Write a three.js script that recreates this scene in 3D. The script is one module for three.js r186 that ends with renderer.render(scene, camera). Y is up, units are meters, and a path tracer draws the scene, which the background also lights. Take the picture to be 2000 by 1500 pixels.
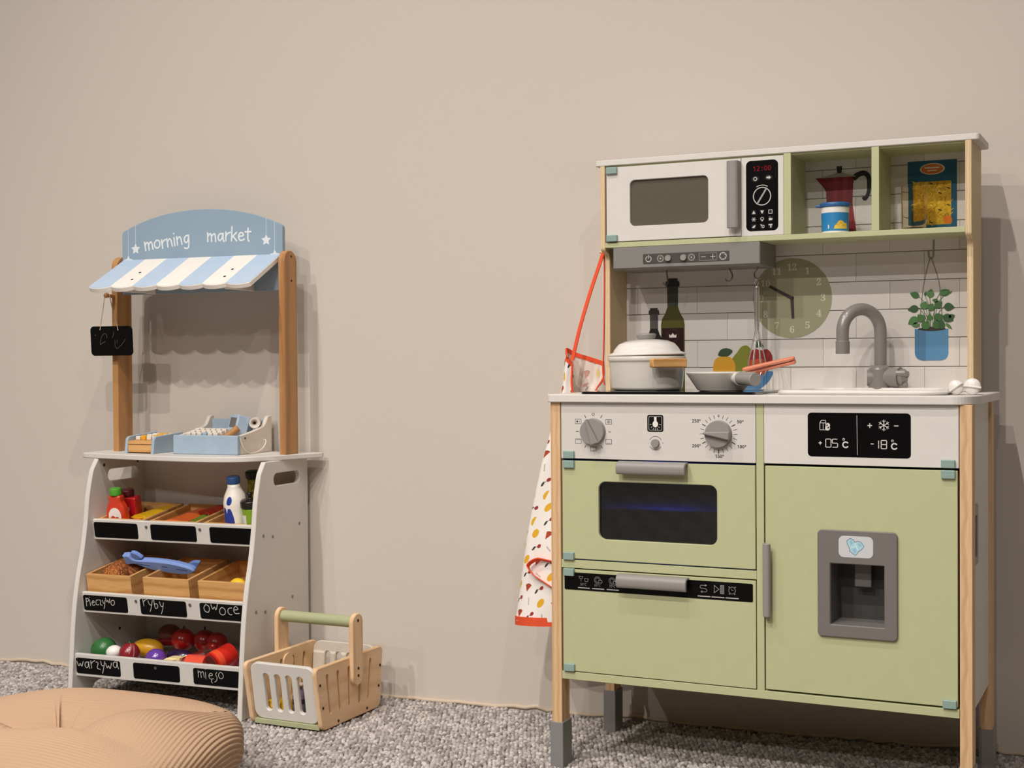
import * as THREE from 'three';
import { RoundedBoxGeometry } from 'three/addons/geometries/RoundedBoxGeometry.js';
import { mergeGeometries } from 'three/addons/utils/BufferGeometryUtils.js';

// ---------------------------------------------------------------- camera, light, exposure
const scene = new THREE.Scene();
const camera = new THREE.PerspectiveCamera(2 * Math.atan(750 / 2685.2) * 180 / Math.PI, 4 / 3, 0.05, 30);
{
  const right = new THREE.Vector3(0.90214093, -0.00683859, -0.43138727), up = new THREE.Vector3(-0.00090427, 0.99984221, -0.01774112);
  const back = new THREE.Vector3(0.43144053, 0.01639508, 0.90199239);
  camera.position.set(0, 0.6047, 2.15);
  camera.quaternion.setFromRotationMatrix(new THREE.Matrix4().makeBasis(right, up, back));
}
scene.add(camera);
scene.background = new THREE.Color(0x000000);
const renderer = new THREE.WebGLRenderer({ antialias: true });
renderer.toneMapping = THREE.LinearToneMapping;
renderer.toneMappingExposure = 0.465;
renderer.shadowMap.enabled = true;
const LAMP_COLOR = 0xfff9f3, LAMP_POWER = 17;
const CEILING = 2.6;
// ceiling downlights: x, z, relative power
const LAMPS = [[-1.55, 1.15, 0.42], [-0.6, 1.15, 0.45], [-1.55, 2.2, 0.75], [-0.6, 2.2, 0.85], [-1.55, 3.3, 1.2], [-0.6, 3.3, 1.3], [0.5, 2.2, 0.4], [-2.2, 4.7, 1.5], [0.1, 4.7, 1.5]];

// ---------------------------------------------------------------- helpers
let seed = 1234567;
const rnd = () => { seed = (seed + 0x6d2b79f5) | 0; let t = Math.imul(seed ^ (seed >>> 15), 1 | seed); t = (t + Math.imul(t ^ (t >>> 7), 61 | t)) ^ t; return ((t ^ (t >>> 14)) >>> 0) / 4294967296; };
const rr = (a, b) => a + (b - a) * rnd();
const V3 = (x, y, z) => new THREE.Vector3(x, y, z), V2 = (x, y) => new THREE.Vector2(x, y);
const taken = {};
function numbered(name) { taken[name] = (taken[name] ?? -1) + 1; return taken[name] ? name + '_' + String(taken[name]).padStart(3, '0') : name; }

function plain(g) {                                    // position, normal, uv only, not indexed
  if (g.index) g = g.toNonIndexed();
  for (const k of Object.keys(g.attributes)) if (!['position', 'normal', 'uv'].includes(k)) g.deleteAttribute(k);
  if (!g.attributes.normal) g.computeVertexNormals();
  if (!g.attributes.uv) g.setAttribute('uv', new THREE.Float32BufferAttribute(new Float32Array(g.attributes.position.count * 2), 2));
  return g;
}
const merge = (list) => { list = [].concat(list).map(plain); return list.length === 1 ? list[0] : mergeGeometries(list); };
function boxUV(g, grain = 'y', ou = 0, ov = 0) {       // uv in metres, v runs along the grain
  g = plain(g);
  const p = g.attributes.position, n = g.attributes.normal, uv = g.attributes.uv, gi = 'xyz'.indexOf(grain);
  for (let i = 0; i < p.count; i += 3) {
    const a = [0, 1, 2].map((k) => Math.abs(n.getComponent(i, k) + n.getComponent(i + 1, k) + n.getComponent(i + 2, k)));
    const d = a.indexOf(Math.max(...a)), rest = [0, 1, 2].filter((k) => k !== d), vi = rest.includes(gi) ? gi : rest[1], ui = rest.find((k) => k !== vi);
    for (let j = i; j < i + 3; j++) uv.setXY(j, p.getComponent(j, ui) + ou + d * 0.037, p.getComponent(j, vi) + ov);
  }
  return g;
}
function planarUV(g, x0, x1, y0, y1) {                 // the whole texture over a rectangle of the x-y plane
  g = plain(g);
  const p = g.attributes.position, uv = g.attributes.uv;
  for (let i = 0; i < p.count; i++) uv.setXY(i, (p.getX(i) - x0) / (x1 - x0), (p.getY(i) - y0) / (y1 - y0));
  return g;
}
function bx(x0, x1, y0, y1, z0, z1, r = 0.001, seg = 1) {
  const w = x1 - x0, h = y1 - y0, d = z1 - z0;
  const g = r > 0 ? new RoundedBoxGeometry(w, h, d, seg, Math.min(r, w / 2.01, h / 2.01, d / 2.01)) : new THREE.BoxGeometry(w, h, d);
  g.translate((x0 + x1) / 2, (y0 + y1) / 2, (z0 + z1) / 2);
  return boxUV(g);
}
function rrect(x0, x1, y0, y1, r, S = THREE.Shape) {
  const s = new S(); r = Math.min(r, (x1 - x0) / 2.001, (y1 - y0) / 2.001);
  s.moveTo(x0 + r, y0); s.lineTo(x1 - r, y0); s.absarc(x1 - r, y0 + r, r, -Math.PI / 2, 0); s.lineTo(x1, y1 - r); s.absarc(x1 - r, y1 - r, r, 0, Math.PI / 2);
  s.lineTo(x0 + r, y1); s.absarc(x0 + r, y1 - r, r, Math.PI / 2, Math.PI); s.lineTo(x0, y0 + r); s.absarc(x0 + r, y0 + r, r, Math.PI, Math.PI * 1.5);
  return s;
}
const poly = (pts) => new THREE.Shape(pts.map(([x, y]) => V2(x, y)));
const smooth = (pts, n = 8) => new THREE.Shape(new THREE.SplineCurve([...pts, pts[0]].map(([x, y]) => V2(x, y))).getPoints(pts.length * n).slice(0, -1));
function ext(shape, z0, z1, bevel = 0.0006, cs = 10) { // a board of the x-y outline from z0 to z1
  const b = Math.min(bevel, (z1 - z0) / 2.2);
  const g = new THREE.ExtrudeGeometry(shape, { depth: z1 - z0 - 2 * b, bevelEnabled: b > 0, bevelThickness: b, bevelSize: b, bevelOffset: -b, bevelSegments: 1, curveSegments: cs });
  g.translate(0, 0, z0 + b);
  return boxUV(g);
}
const extY = (shape, y0, y1, bevel, cs) => boxUV(ext(shape, y0, y1, bevel, cs).rotateX(-Math.PI / 2));   // outline in (x, -z)
const extX = (shape, x0, x1, bevel, cs) => boxUV(ext(shape, x0, x1, bevel, cs).rotateY(Math.PI / 2));     // outline in (-z, y)
const lathe = (pts, seg = 40) => plain(new THREE.LatheGeometry(pts.map(([x, y]) => V2(x, y)), seg));
const tube = (pts, r, n = 24, rs = 8, closed = false) => plain(new THREE.TubeGeometry(new THREE.CatmullRomCurve3(pts.map((p) => V3(...p)), closed), n, r, rs, closed));
const cyl = (r0, r1, h, seg = 24) => plain(new THREE.CylinderGeometry(r0, r1, h, seg));
function rod(a, b, r, seg = 16, r2 = r) {
  const A = V3(...a), B = V3(...b), g = new THREE.CylinderGeometry(r2, r, A.distanceTo(B), seg);
  g.applyQuaternion(new THREE.Quaternion().setFromUnitVectors(V3(0, 1, 0), B.clone().sub(A).normalize()));
  return plain(g.translate(...A.add(B).multiplyScalar(0.5).toArray()));
}
const ball = (r, x = 0, y = 0, z = 0, sx = 1, sy = 1, sz = 1) => plain(new THREE.SphereGeometry(r, 28, 18)).scale(sx, sy, sz).translate(x, y, z);

function mesh(name, geos, mat, parent, label) {
  const m = new THREE.Mesh(merge(geos), mat);
  m.name = parent === scene ? numbered(name) : name; m.castShadow = m.receiveShadow = true;
  if (label) m.userData.label = label;
  parent.add(m);
  return m;
}
function tag(o, label, category, group) { o.userData.label = label; o.userData.category = category; if (group) o.userData.group = group; return o; }
function thing(name, label, category, pos = [0, 0, 0], rot = [0, 0, 0], group) {
  const g = new THREE.Group(); g.name = numbered(name); g.position.set(...pos); g.rotation.set(rot[0], rot[1], rot[2], 'YXZ');
  scene.add(g); return tag(g, label, category, group);
}
function structure(name, geos, mat) { const m = mesh(name, geos, mat, scene); m.userData.kind = 'structure'; return m; }

// ---------------------------------------------------------------- textures
function canvas(w, h, draw) {
  const c = document.createElement('canvas'); c.width = w; c.height = h;
  const x = c.getContext('2d'); draw(x, w, h);
  const t = new THREE.CanvasTexture(c); t.colorSpace = THREE.SRGBColorSpace; t.magFilter = THREE.LinearFilter; t.anisotropy = 8;
  return t;
}
// value noise that tiles
function tileNoise(n, s) {
  const g = new Float32Array(n * n); let k = s | 0;
  for (let i = 0; i < g.length; i++) { k = (Math.imul(k, 1664525) + 1013904223) | 0; g[i] = (k >>> 8) / 16777216; }
  return (u, v) => {
    u = (u - Math.floor(u)) * n; v = (v - Math.floor(v)) * n;
    const i = Math.floor(u), j = Math.floor(v), a = u - i, b = v - j, A = a * a * (3 - 2 * a), B = b * b * (3 - 2 * b), at = (x, y) => g[(y % n) * n + (x % n)];
    return (at(i, j) * (1 - A) + at(i + 1, j) * A) * (1 - B) + (at(i, j + 1) * (1 - A) + at(i + 1, j + 1) * A) * B;
  };
}
function dataTex(n, f, srgb, repeat) {
  const d = new Uint8Array(n * n * 4);
  for (let y = 0; y < n; y++) for (let x = 0; x < n; x++) { const c = f(x / n, y / n), i = (y * n + x) * 4; d[i] = c[0]; d[i + 1] = c[1]; d[i + 2] = c[2]; d[i + 3] = 255; }
  const t = new THREE.DataTexture(d, n, n); t.wrapS = t.wrapT = THREE.RepeatWrapping; t.magFilter = THREE.LinearFilter; t.minFilter = THREE.LinearMipmapLinearFilter; t.generateMipmaps = true;
  if (srgb) t.colorSpace = THREE.SRGBColorSpace;
  if (repeat) t.repeat.set(repeat, repeat);
  t.needsUpdate = true; return t;
}
const hex = (h) => [(h >> 16) & 255, (h >> 8) & 255, h & 255];
const mixc = (a, b, t) => a.map((v, i) => Math.round(v + (b[i] - v) * Math.max(0, Math.min(1, t))));
function woodTex(light, dark, s, rings = 9, size = 0.16) {          // grain along v
  const a = tileNoise(7, s), b = tileNoise(64, s + 1), c = tileNoise(3, s + 2), L = hex(light), D = hex(dark);
  return dataTex(512, (u, v) => {
    const w = u + 0.05 * (c(u, v) - 0.5) + 0.02 * (a(u, v * 1) - 0.5);
    const ring = 0.5 + 0.5 * Math.sin((w * rings + 0.6 * a(u, 0.3)) * Math.PI * 2);
    const fibre = b(u * 2, v * 0.12) * 0.6 + b(u * 4 + 0.3, v * 0.2) * 0.4;
    return mixc(L, D, 0.5 * Math.pow(ring, 3) + 0.42 * fibre - 0.08);
  }, true, 1 / size);
}
function speckTex(base, amp, s, size, n = 256) {
  const a = tileNoise(16, s), b = tileNoise(100, s + 5), B = hex(base);
  return dataTex(n, (u, v) => { const k = 1 + amp * ((a(u, v) - 0.5) + (b(u, v) - 0.5)); return B.map((c) => Math.max(0, Math.min(255, c * k))); }, true, 1 / size);
}
function bumpTex(s, n1, n2, size) {
  const a = tileNoise(n1, s), b = tileNoise(n2, s + 3);
  return dataTex(512, (u, v) => { const k = 255 * (0.55 * a(u, v) + 0.45 * b(u, v)); return [k, k, k]; }, false, 1 / size);
}
const std = (o) => new THREE.MeshStandardMaterial(o);
const phys = (o) => new THREE.MeshPhysicalMaterial(o);
const grainBump = bumpTex(77, 60, 200, 0.12);

const M = {
  wall: std({ color: 0xccc2b7, roughness: 0.92, bumpMap: bumpTex(5, 40, 150, 0.3), bumpScale: 0.00012 }),
  ceiling: std({ color: 0x6f6b66, roughness: 0.95 }),
  caulk: std({ color: 0xcab8a2, roughness: 0.9 }),
  backing: std({ color: 0x4c4643, roughness: 1 }),
  white: std({ map: speckTex(0xd6d1ca, 0.012, 9, 0.2), roughness: 0.5, bumpMap: grainBump, bumpScale: 0.00004 }),
  green: std({ map: speckTex(0xb9bb90, 0.012, 19, 0.2), roughness: 0.48, bumpMap: grainBump, bumpScale: 0.00004 }),
  pine: std({ map: woodTex(0xdcb98f, 0xbd9063, 31, 8, 0.1), roughness: 0.6 }),
  ply: std({ map: woodTex(0xdfc7a0, 0xbf9e74, 35, 14, 0.06), roughness: 0.6 }),
  beech: std({ map: woodTex(0xbd8b57, 0x98683b, 41, 6, 0.2), roughness: 0.55 }),
  bamboo: std({ map: woodTex(0xd9a86a, 0xb07a40, 51, 7, 0.14), roughness: 0.55 }),
  birch: std({ map: woodTex(0xe9c79f, 0xd6ab7d, 61, 5, 0.2), roughness: 0.6 }),
  grey: std({ color: 0x8f8a86, roughness: 0.45 }),
  greyDark: std({ color: 0x6f6b69, roughness: 0.5 }),
  foot: std({ color: 0x858280, roughness: 0.55 }),
  clip: phys({ color: 0x8ba39b, roughness: 0.35, clearcoat: 0.2 }),
    chalk: phys({ color: 0x070607, roughness: 0.7, specularIntensity: 0.25 }),
  hole: std({ color: 0x201a16, roughness: 0.9 }),
  screw: std({ color: 0x8c8a88, roughness: 0.35, metalness: 0.9 }),
  chrome: std({ color: 0xe2ded8, roughness: 0.25, metalness: 0.85 }),
  steel: std({ color: 0x8e8880, roughness: 0.3, metalness: 1 }),
  cavity: std({ color: 0x141213, roughness: 0.6 }),
  glassDark: phys({ color: 0x8a8784, roughness: 0.03, transmission: 1, thickness: 0, ior: 1.5 }),
  glassMicro: phys({ color: 0x625c50, roughness: 0.05, transmission: 0.0, clearcoat: 1, clearcoatRoughness: 0.03 }),
  glass: phys({ color: 0xffffff, roughness: 0.02, transmission: 1, thickness: 0, ior: 1.45 }),
  enamel: phys({ color: 0xe2ddd6, roughness: 0.22, clearcoat: 0.5, clearcoatRoughness: 0.1 }),
  potGrey: phys({ color: 0xd6d0c6, roughness: 0.3, clearcoat: 0.3 }),
  blue: std({ map: speckTex(0x9fb2c2, 0.03, 71, 0.2), roughness: 0.5 }),
  blueLight: std({ map: speckTex(0xb2c5db, 0.02, 73, 0.2), roughness: 0.5 }),
  cream: std({ map: speckTex(0xece6dd, 0.02, 75, 0.2), roughness: 0.5 }),
  ivory: std({ map: speckTex(0xe0d6c9, 0.03, 78, 0.2), roughness: 0.55 }),
  sage: std({ map: speckTex(0xa9ad86, 0.03, 79, 0.2), roughness: 0.5 }),
  orange: std({ color: 0xe2502a, roughness: 0.8 }),
};
const paint = (c, rough = 0.4, coat = 0) => phys({ color: c, roughness: rough, clearcoat: coat, clearcoatRoughness: 0.15 });

// strokes of hand lettering; x height 1, drawn with round ends
const GLYPH = {
  m: [1.15, [[0, 1], [0.05, 0]], [[0.05, 0.6], [0.25, 0.95], [0.45, 0.85], [0.5, 0]], [[0.5, 0.6], [0.7, 0.95], [0.92, 0.85], [0.98, 0]]],
  o: [0.98, [[0.42, 0.98], [0.1, 0.8], [0.05, 0.3], [0.3, 0.02], [0.65, 0.1], [0.82, 0.55], [0.68, 0.9], [0.42, 0.98]]],
  r: [0.68, [[0.05, 1], [0.08, 0]], [[0.08, 0.55], [0.25, 0.88], [0.58, 0.95]]],
  n: [0.85, [[0.05, 1], [0.08, 0]], [[0.08, 0.6], [0.3, 0.95], [0.55, 0.85], [0.64, 0]]],
  i: [0.38, [[0.1, 0.95], [0.12, 0]], [[0.12, 1.42], [0.13, 1.46]]],
  g: [0.92, [[0.68, 0.9], [0.4, 1], [0.08, 0.6], [0.2, 0.1], [0.55, 0.2], [0.7, 0.8]], [[0.7, 0.95], [0.68, -0.3], [0.4, -0.62], [0.05, -0.45]]],
  a: [0.95, [[0.65, 0.85], [0.35, 1], [0.05, 0.5], [0.25, 0.05], [0.55, 0.25], [0.68, 0.85]], [[0.68, 0.95], [0.68, 0.3], [0.82, 0]]],
  k: [0.78, [[0.08, 1.6], [0.08, 0]], [[0.62, 0.95], [0.1, 0.4]], [[0.25, 0.5], [0.68, 0]]],
  e: [0.88, [[0.1, 0.5], [0.72, 0.55], [0.6, 0.9], [0.3, 0.98], [0.06, 0.55], [0.2, 0.08], [0.5, 0.02], [0.78, 0.18]]],
  t: [0.7, [[0.32, 1.5], [0.28, 0.1], [0.48, 0]], [[0, 1.05], [0.64, 1.08]]],
  p: [0.72, [[0.1, 1], [0.05, -0.5]], [[0.08, 0.85], [0.4, 1.05], [0.62, 0.7], [0.35, 0.35], [0.08, 0.45]]],
  c: [0.72, [[0.6, 0.9], [0.3, 1], [0.05, 0.5], [0.25, 0.02], [0.62, 0.15]]],
  z: [0.72, [[0.05, 0.9], [0.55, 0.98], [0.1, 0.08], [0.65, 0.02]]],
  y: [0.72, [[0.05, 0.95], [0.15, 0.35], [0.5, 0.4]], [[0.62, 0.95], [0.4, -0.1], [0.2, -0.6]]],
  w: [1.0, [[0, 0.95], [0.2, 0.05], [0.44, 0.8], [0.62, 0.05], [0.88, 0.98]]],
  b: [0.75, [[0.08, 1.6], [0.08, 0.05], [0.42, 0], [0.62, 0.4], [0.4, 0.75], [0.08, 0.6]]],
  s: [0.66, [[0.5, 1.1], [0.15, 0.8], [0.5, 0.45], [0.4, -0.15], [0.05, -0.3]]],
  u: [0.8, [[0.05, 0.95], [0.12, 0.1], [0.45, 0.05], [0.6, 0.9]], [[0.6, 0.95], [0.68, 0]]],
  ' ': [0.9],
};
function hand(x, text, px, py, size, width, color, jitter = 0, squeeze = 1, slope = 0) {   // px, py in canvas pixels, baseline
  x.strokeStyle = color; x.lineWidth = width; x.lineCap = x.lineJoin = 'round';
  let cx = px, base = py;
  for (const ch of text) {
    const [w, ...strokes] = GLYPH[ch] ?? [0.6], dy = jitter * (rnd() - 0.5) * size;
    for (const st of strokes) {
      const q = st.map(([a, b]) => [cx + (a + jitter * 0.12 * (rnd() - 0.5)) * size * squeeze, base + dy - (b + jitter * 0.2 * (rnd() - 0.5)) * size]);
      x.beginPath(); x.moveTo(...q[0]);
      for (let i = 1; i < q.length - 1; i++) { const m = [(q[i][0] + q[i + 1][0]) / 2, (q[i][1] + q[i + 1][1]) / 2]; x.quadraticCurveTo(q[i][0], q[i][1], m[0], m[1]); }
      x.lineTo(...q[q.length - 1]); x.stroke();
    }
    cx += w * size * squeeze; base += slope * w * size;
  }
  return cx;
}
// a printed plate: outline in metres, canvas painted in metres with y up
function printMat(x0, x1, y0, y1, ppm, draw, rough = 0.45) {
  const w = Math.max(8, Math.round((x1 - x0) * ppm)), h = Math.max(8, Math.round((y1 - y0) * ppm));
  const t = canvas(w, h, (x) => {
    x.setTransform(w / (x1 - x0), 0, 0, -h / (y1 - y0), -x0 * w / (x1 - x0), y1 * h / (y1 - y0));
    x.lineCap = x.lineJoin = 'round';
    const text = (s, tx, ty, size, color, font = 'bold', fam = 'sans-serif', align = 'center') => {
      x.save(); x.translate(tx, ty); x.scale(size / 100, -size / 100); x.fillStyle = color; x.font = font + ' 100px ' + fam; x.textAlign = align; x.textBaseline = 'middle'; x.fillText(s, 0, 0); x.restore();
    };
    const line = (pts, wd, color, close) => { x.beginPath(); pts.forEach((p, i) => (i ? x.lineTo(...p) : x.moveTo(...p))); if (close) x.closePath(); x.lineWidth = wd; x.strokeStyle = color; x.stroke(); };
    const fill = (pts, color) => { x.beginPath(); pts.forEach((p, i) => (i ? x.lineTo(...p) : x.moveTo(...p))); x.closePath(); x.fillStyle = color; x.fill(); };
    const disc = (cx, cy, r, color, wd) => { x.beginPath(); x.arc(cx, cy, r, 0, 7); if (wd) { x.lineWidth = wd; x.strokeStyle = color; x.stroke(); } else { x.fillStyle = color; x.fill(); } };
    const box = (a, b, c, d, color, wd) => { if (wd) { x.lineWidth = wd; x.strokeStyle = color; x.strokeRect(a, c, b - a, d - c); } else { x.fillStyle = color; x.fillRect(a, c, b - a, d - c); } };
    draw({ x, text, line, fill, disc, box, x0, x1, y0, y1 });
  });
  return phys({ map: t, roughness: rough, specularIntensity: 0.3 });
}
function printed(name, shape, z0, z1, bounds, ppm, draw, parent, rough, bevel = 0.0001) {
  const [x0, x1, y0, y1] = bounds;
  return mesh(name, planarUV(ext(shape, z0, z1, bevel, 16), x0, x1, y0, y1), printMat(x0, x1, y0, y1, ppm, draw, rough), parent);
}
const wood = (g, grain = 'y') => boxUV(g, grain, Math.round(rnd() * 100) / 50, Math.round(rnd() * 100) / 50);

// ---------------------------------------------------------------- the room
const WALL_A = -0.074, WALL_B = -0.0674, wallZ = (x) => WALL_A + WALL_B * x, wallTurn = Math.atan(-WALL_B);
{
  const w = structure('wall_back', boxUV(new THREE.BoxGeometry(13.2, CEILING + 0.2, 0.12)), M.wall);
  w.position.set(-0.8, CEILING / 2, wallZ(-0.8) - 0.06 / Math.cos(wallTurn)); w.rotation.y = wallTurn;
  structure('wall_left', bx(-7.12, -7, -0.1, CEILING + 0.1, -0.9, 11.0, 0), M.wall);
  structure('wall_right', bx(5.5, 5.62, -0.1, CEILING + 0.1, -0.9, 11.0, 0), M.wall);
  structure('wall_front', bx(-7.12, 5.62, -0.1, CEILING + 0.1, 10.88, 11.0, 0), M.wall);
  structure('ceiling', bx(-7.2, 5.7, CEILING, CEILING + 0.12, -1.0, 11.05, 0), M.ceiling);
  structure('floor', bx(-7.2, 5.7, -0.12, -0.004, -1.0, 11.05, 0), std({ map: speckTex(0x8d8782, 0.5, 90, 0.25, 512), roughness: 1, bumpMap: bumpTex(91, 50, 90, 0.35), bumpScale: 0.004 }));
  // a thin uneven bead of filler where the wall meets the carpet
  const pts = [], n = 170;
  for (let i = 0; i <= n; i++) { const x = -3.0 + 3.6 * i / n; pts.push([x, 0.0005 + 0.008 * Math.abs(Math.sin(i * 1.7) * Math.sin(i * 0.37 + 1) * Math.sin(i * 0.11)), wallZ(x) + 0.001]); }
  structure('trim_1', tube(pts, 0.0035, 340, 6), M.caulk);
}
// loop pile: short wool loops standing in rows
{
  const g = new THREE.IcosahedronGeometry(1, 1), step = 0.0079, list = [];
  for (let j = 0, z = -0.1; z < 1.25; z += step, j++) for (let x = -2.55; x < 0.12; x += step * 0.92) {
    const px = x + (rnd() - 0.5) * 0.0034 + (j % 2) * step * 0.45, pz = z + (rnd() - 0.5) * 0.0034;
    if (pz > wallZ(px) + 0.003) list.push([px, pz]);
  }
  const im = new THREE.InstancedMesh(g, std({ color: 0xffffff, roughness: 1 }), list.length), m4 = new THREE.Matrix4(), q = new THREE.Quaternion(), e = new THREE.Euler(), c = new THREE.Color();
  const tones = [0xb8b0ab, 0xaca49f, 0xc2bab5, 0xa09893, 0x948c88, 0xb2aaa5, 0xa69e99, 0x867e7a, 0xcac2bc];
  list.forEach(([x, z], i) => {
    e.set(rr(-0.5, 0.5), rr(-0.9, 0.9), rr(-0.5, 0.5)); q.setFromEuler(e);
    m4.compose(V3(x, rr(-0.0052, -0.0024), z), q, V3(rr(0.003, 0.004), rr(0.0036, 0.0052), rr(0.004, 0.0058))); im.setMatrixAt(i, m4);
    im.setColorAt(i, c.setHex(tones[Math.floor(rnd() * tones.length)]));
  });
  im.name = 'carpet_pile'; im.castShadow = im.receiveShadow = true; im.userData = { label: 'grey mottled loop pile carpet covering the floor', category: 'carpet', kind: 'stuff' };
  scene.add(im);
}
// recessed ceiling downlights
{
  const ring = lathe([[0.052, -0.004], [0.07, -0.004], [0.072, 0], [0.05, 0], [0.05, -0.003]], 32), disc = cyl(0.05, 0.05, 0.002, 32);
  LAMPS.forEach(([x, z, power], i) => {
    const row = ['by the back wall', 'over the middle of the floor', 'in the row behind the camera', 'in the farthest row'][z < 2 ? 0 : z < 3 ? 1 : z < 4 ? 2 : 3], col = x < -1 ? 'above the market stand side' : x < 0 ? 'above the play kitchen side' : 'at the far right';
    const t = thing('ceiling_lamp', `round ceiling downlight ${row}, ${col}`, 'lamp', [x, CEILING, z], [0, 0, 0], 'ceiling downlights');
    mesh('trim_ring', ring.clone(), M.white, t);
    mesh('diffuser', disc.clone().translate(0, -0.002, 0), std({ color: 0xfff4e4, emissive: LAMP_COLOR, emissiveIntensity: 3, roughness: 0.5 }), t);
    const l = new THREE.SpotLight(LAMP_COLOR, LAMP_POWER * power, 0, 1.35, 0.4, 2);
    l.name = 'lamp_light'; l.position.set(0, -0.012, 0); l.target.position.set(0, -2, 0); l.castShadow = true; l.shadow.radius = 0.8;
    t.add(l); t.add(l.target);
  });
}

// ---------------------------------------------------------------- the toy kitchen (x from its left leg, z as in the room)
const KX = -0.8312;
const kitchen = thing('toy_kitchen', 'pale green and white wooden play kitchen with oven, fridge and shelf unit on grey feet', 'toy kitchen', [KX, 0, 0]);
{
  const K = kitchen, Wt = 0.5437, part = (n, g, m, p = K, l) => mesh(n, g, m, p, l);
  // legs and their grey sleeves
  for (const [x0, z0] of [[0, 0.251], [0.584, 0.251], [0, 0.0373], [0.584, 0.0373]]) {
    const leg = part('leg', wood(bx(x0, x0 + 0.016, 0.004, Wt, z0, z0 + 0.03, 0.0012), 'y'), M.pine);
    const f = (z0 > 0.2 && x0 > 0.3) ? 0.001 : 0;
    const g = [bx(x0 - 0.0022, x0 + 0.0182, -0.004, 0.067 + f, z0 - 0.0022, z0 + 0.0322, 0.0008)];
    part('foot', g, M.foot, leg);
  }
  // the white side boards; the right one carries a grey grip
  part('side_panel', bx(0.004, 0.012, 0.1335, Wt, 0.066, 0.2525, 0.0005), M.white);
  {
    const s = new THREE.Shape(); s.moveTo(-0.2525, 0.1335); s.lineTo(-0.066, 0.1335); s.lineTo(-0.066, Wt); s.lineTo(-0.2525, Wt); s.closePath();
    s.holes.push(rrect(-0.247, -0.208, 0.334, 0.4, 0.004, THREE.Path));
    const sp = part('side_panel', extX(s, 0.588, 0.596, 0.0004), M.white);
    const fr = rrect(-0.2515, -0.2, 0.327, 0.408, 0.005); fr.holes.push(rrect(-0.245, -0.2135, 0.338, 0.3935, 0.003, THREE.Path));
    part('grip_frame', [extX(fr, 0.5945, 0.598, 0.0008)], M.grey, sp);
    part('grip_recess', [bx(0.586, 0.5875, 0.335, 0.397, 0.209, 0.2475, 0), bx(0.586, 0.596, 0.394, 0.397, 0.209, 0.2475, 0), bx(0.586, 0.596, 0.335, 0.338, 0.209, 0.2475, 0), bx(0.586, 0.596, 0.335, 0.397, 0.209, 0.2125, 0)], M.greyDark, sp);
  }
  // green carcass
  part('bottom_board', bx(0.0165, 0.5835, 0.1328, 0.1442, 0.04, 0.2808, 0.0006), M.green);
  part('divider', bx(0.3128, 0.3234, 0.1442, Wt, 0.04, 0.2806, 0.0005), M.green);
  part('middle_rail', bx(0.0165, 0.3126, 0.2986, 0.3106, 0.04, 0.2806, 0.0005), M.green);
  part('back_panel', bx(0.012, 0.588, 0.1335, Wt, 0.036, 0.04, 0), M.white);
  // worktop with a cut-out for the basin
  {
    const s = new THREE.Shape(); const x0 = -0.0055, x1 = 0.607, zf = 0.2875, zb = 0.026, r = 0.034;
    s.moveTo(x0, -zb); s.lineTo(x0, -(zf - 0.012)); s.quadraticCurveTo(x0, -zf, x0 + 0.012, -zf); s.lineTo(x1 - r, -zf); s.quadraticCurveTo(x1 - 0.004, -zf, x1, -(zf - r - 0.02)); s.lineTo(x1, -zb); s.closePath();
    s.holes.push(rrect(0.352, 0.543, -0.244, -0.09, 0.03, THREE.Path));
    part('worktop', boxUV(extY(s, Wt, 0.5556, 0.0012, 12), 'x'), M.white);
  }
  // hob
  const hob = part('hob', extY(rrect(0.044, 0.3075, -0.272, -0.062, 0.008), 0.5556, 0.5594, 0.0008), phys({ color: 0x121011, roughness: 0.12, clearcoat: 0.6 }));
  for (const [x, z, r] of [[0.105, 0.215, 0.036], [0.105, 0.118, 0.03], [0.243, 0.205, 0.03], [0.243, 0.112, 0.036]])
    part('cooking_zone', lathe([[r - 0.0012, 0], [r, 0], [r, 0.0002], [r - 0.0012, 0.0002], [r - 0.0012, 0]], 40).translate(x, 0.5594, z), M.grey, hob);
  // sink
  {
    const rim = rrect(0.331, 0.564, -0.265, -0.069, 0.036); rim.holes.push(rrect(0.354, 0.541, -0.242, -0.092, 0.028, THREE.Path));
    const wall = rrect(0.352, 0.543, -0.244, -0.09, 0.03); wall.holes.push(rrect(0.354, 0.541, -0.242, -0.092, 0.028, THREE.Path));
    const g = ext(rim, 0, 0.0065, 0.0026, 14).rotateX(-Math.PI / 2).translate(0, 0.5556, 0);
    const sink = part('sink', [g, extY(wall, 0.512, 0.558, 0, 14), extY(rrect(0.352, 0.543, -0.244, -0.09, 0.03), 0.510, 0.5125, 0)], M.enamel);
    part('drain', lathe([[0, 0.001], [0.009, 0.0012], [0.012, 0.002], [0.0135, 0.0008], [0.0135, 0]], 28).translate(0.447, 0.5125, 0.167), M.grey, sink);
  }
  // faucet
  {
    const fc = phys({ color: 0x837d78, roughness: 0.32, clearcoat: 0.5, clearcoatRoughness: 0.12 }), bx0 = 0.4445, bz = 0.075, dx = -0.0458, dz = 0.046, pts = [];
    const base = part('faucet', [lathe([[0, 0.5558], [0.0165, 0.5558], [0.0165, 0.559], [0.0152, 0.57], [0.0152, 0.588], [0.013, 0.5955], [0, 0.5955]], 36).translate(bx0 - 0.002, 0, bz), rod([bx0 - 0.019, 0.577, bz + 0.004], [bx0, 0.577, bz], 0.0125, 28)], fc);
    for (const y of [0.57, 0.6, 0.63]) pts.push([bx0, y, bz]);
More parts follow.
